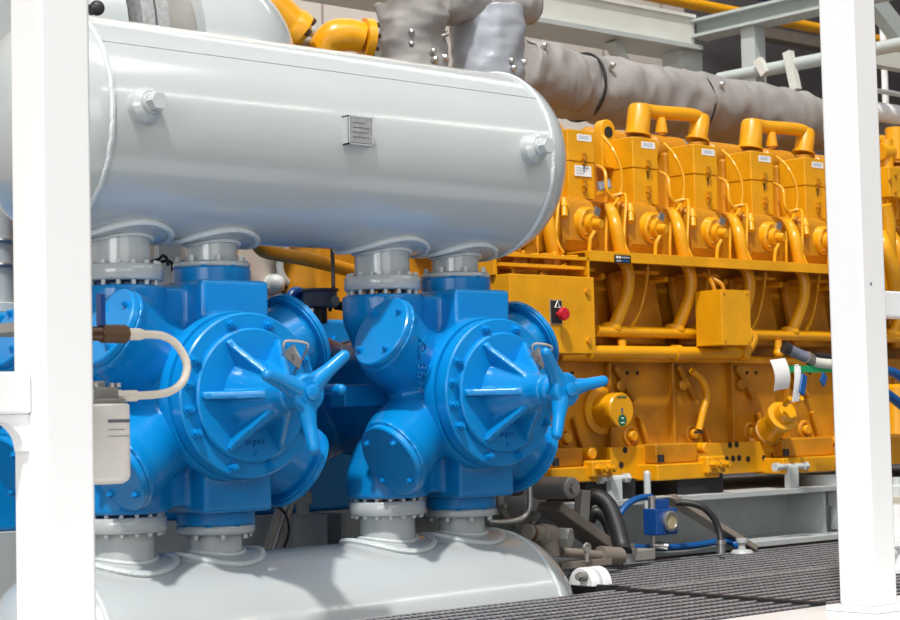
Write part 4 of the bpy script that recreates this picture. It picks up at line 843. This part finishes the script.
MB().cyl((a.x + .05, 6.25, b.z - .07), (a.x + .05, 6.25, b.z), .016, n=12).cyl((a.x + .05, 6.25, b.z - .05), (a.x + .10, 6.2, b.z - .06), .02, n=12).build('drain_fitting', 'steel', vb)
tag(MB().tube([at(651, 497, Y=6.3), at(640, 498, Y=6.3), at(628, 504, Y=6.3), at(618, 518, Y=6.3), at(616, 532, Y=6.3)], .017, 12).build('blue_hose', 'bluehose'), 'blue hose curving left from the top of the blue valve block', 'hose')
tag(MB().tube([at(676, 503, Y=6.25), at(688, 503, Y=6.2), at(702, 507, Y=6.15), at(713, 517, Y=6.12), at(719, 530, Y=6.1), at(721, 541, Y=6.08)], .017, 12).build('black_hose', 'dark'), 'thin black hose curving right from above the sight glass down to the grating', 'hose')
tag(MB().cyl(at(721, 554, Y=6.08), at(721, 541, Y=6.08), .021, n=14).cyl(at(721, 544, Y=6.08), at(721, 540, Y=6.08), .027, n=14).build('hose_fitting', 'steel'), 'slim steel fitting at the foot of the thin black hose', 'fitting')
tag(MB().tube([at(622, 546, Y=6.33), at(650, 548, Y=6.33), at(690, 546, Y=6.33), at(725, 541, Y=6.33), at(736, 545, Y=6.3), at(740, 550, Y=6.25)], .018, 12).build('blue_hose', 'bluehose'), 'long dark blue hose lying along the foot of the grey skid', 'hose')
tag(MB().lathe(at(742, 553, Y=6.22), (0, 0, 1), [(0, .06), (.015, .05), (.02, .02), (.05, .02), (.055, .03), (.075, .03), (.075, 0)], 18).build('capped_fitting', 'skid'), 'small grey capped fitting at the foot of the diagonal skid brace', 'fitting')

# ------------------------------------------------------------------ green valve bar with tags in front of the engine
gb = thing('valve_manifold', 'green flat bar with blue valve levers, left of the right white post', 'valve manifold', at(812, 372, Y=6.1))
MB().bar(at(784, 369, Y=6.15), at(850, 369, Y=6.15), .03, .036).build('green_bar', 'green', gb)
for px in (804.5, 825): MB().bar(at(px, 375, Y=6.12), at(px - 3, 394 if px < 810 else 384, Y=6.1), .045, .012, (0, 1, 0)).build('blue_lever', 'bluehose', gb, bevel=.004)
MB().tube([at(812, 362, Y=6.15), at(822, 364, Y=6.15), at(840, 365, Y=6.15)], .030, 14).build('valve_body', 'cream', gb)
MB().cyl(at(811, 360, Y=6.15), at(806, 357, Y=6.15), .034, n=16).build('hose_clip', 'steel', gb)
MB().tube([at(808, 358, Y=6.15), at(798, 354, Y=6.18), at(788, 349, Y=6.2)], .030, 14).build('rubber_hose', 'ink', gb)
MB().cyl(at(789, 349.5, Y=6.2), at(784, 347, Y=6.21), .034, n=14).build('hose_end', 'dark', gb)
MB().tube([at(815, 356, Y=6.25), at(826, 357, Y=6.25), at(840, 358, Y=6.25)], .02, 10).build('back_hose', 'dark', gb)
def tag_sheet(pts, bend, label):
    tl, tr, br_, bl = [at(x, y, Y=6.1342) for x, y in pts]; mb = MB(); rows = []
    for k in range(9):
        t = k / 8; off = V((0, -bend * math.sin(t * PI), 0))
        rows.append([tl.lerp(bl, t) + off, tr.lerp(br_, t) + off])
    F = [[mb.bm.verts.new(p) for p in r] for r in rows]; B_ = [[mb.bm.verts.new(p + V((0, .002, 0))) for p in r] for r in rows]
    for A in (F, B_):
        for r0, r1 in zip(A, A[1:]): mb.bm.faces.new((r0[0], r0[1], r1[1], r1[0]))
    for k in range(8):
        for s in (0, 1): mb.bm.faces.new((F[k][s], F[k + 1][s], B_[k + 1][s], B_[k][s]))
    o = tag(mb.build('paper_tag', 'paper'), label, 'tag', 'white paper tags on the valve bar')
    c = tl.lerp(tr, .5); c.z = at(790, 369, Y=6.15).z; MB().tube([c + V((0, -.004, -.02)), c + V((0, -.006, 0)), c + V((0, -.002, .02)), c + V((0, .02, .019))], .003, 6).build('tie_string', 'paper', o)
tag_sheet(((770, 360), (785, 358), (789, 388), (774, 391)), .02, 'larger curled white paper tag hanging at the left end of the green bar')
tag_sheet(((794.5, 366), (800.5, 366), (799, 401), (792, 402)), .008, 'smaller white paper tag hanging below the green bar')

# ------------------------------------------------------------------ right edge, beyond the right post
rb = thing('valve_assembly', 'yellow valve blocks on the engine beyond the right white post', 'valve', at(890, 200, Y=6.55))
MB().box(at(888, 150, Y=6.5).x, at(930, 150, Y=6.5).x, 6.5, 6.6, at(893, 197, Y=6.5).z, at(893, 167, Y=6.5).z).build('bolted_plate', 'yellow', rb, bevel=.006)
for px, py in ((895, 175), (895, 192), (889.5, 180)): c = at(px, py, Y=6.5); MB().cyl(c, c - V((0, .01, 0)), .012, n=8).build('plate_bolt', 'yellow_worn_shaded', rb)
MB().cyl(at(880, 152, Y=6.6), at(890, 152, Y=6.6), .05, n=16).cyl(at(886, 140, Y=6.6), at(887, 168, Y=6.6), .04, n=16).cyl(at(895, 128, Y=6.6), at(896, 160, Y=6.6), .06, n=18).build('fitting_cluster', 'yellow', rb)
MB().tube([at(884, 205, Y=6.4), at(888, 225, Y=6.4), at(889, 260, Y=6.42), at(890, 290, Y=6.45)], .045, 14).build('yellow_hose', 'yellow', rb)
MB().tube([at(880, 236, Y=6.35), at(884, 246, Y=6.3), at(892, 268, Y=6.3), at(898, 300, Y=6.35)], .045, 14).build('yellow_hose', 'yellow', rb)
tag(MB().tube([at(880, 371, Y=6.2), at(892, 372, Y=6.2), at(905, 380, Y=6.2)], .028, 12).build('blue_hose', 'bluehose'), 'upper blue hose beyond the right white post', 'hose')
tag(MB().tube([at(880, 390, Y=6.2), at(890, 396, Y=6.2), at(905, 408, Y=6.2)], .028, 12).build('blue_hose', 'bluehose'), 'lower blue hose beyond the right white post', 'hose')
tag(MB().cyl(at(898, 385, Y=6.5), at(898, 438, Y=6.5), .10, n=24, ch=.02).build('yellow_housing', 'yellow'), 'round yellow housing beyond the right white post, at mid height', 'housing')
tag(MB().box(at(884, 500, Y=6.0).x, at(960, 500, Y=6.0).x, 6.0, 6.08, at(890, 508, Y=6.0).z, at(890, 497, Y=6.0).z).build('cream_rail', 'hose', bevel=.004), 'short cream rail low down beyond the right white post', 'rail')
wv = thing('white_valve', 'white valve body under the cream rail beyond the right white post', 'valve', at(898, 572, Z=0))
c = at(898, 572, Z=0); MB().lathe((c.x, c.y, 0), (0, 0, 1), [(0, .08), (.02, .08), (.03, .05), (.10, .05), (.12, .075), (.17, .075), (.18, .045), (.30, .045)], 24).build('valve_body', 'white', wv)
MB().cyl((c.x - .09, c.y, .09), (c.x + .09, c.y, .09), .035, n=16).build('side_port', 'white', wv)
c = at(897, 488, Y=6.05); tag(MB().lathe((c.x, 6.05, at(890, 496, Y=6.05).z), (0, 0, 1), [(0, .06), (.05, .06), (.06, .03), (.10, .03), (.10, 0)], 24).build('regulator', 'grey_flat'), 'pale grey regulator standing on the cream rail beyond the right white post', 'regulator')
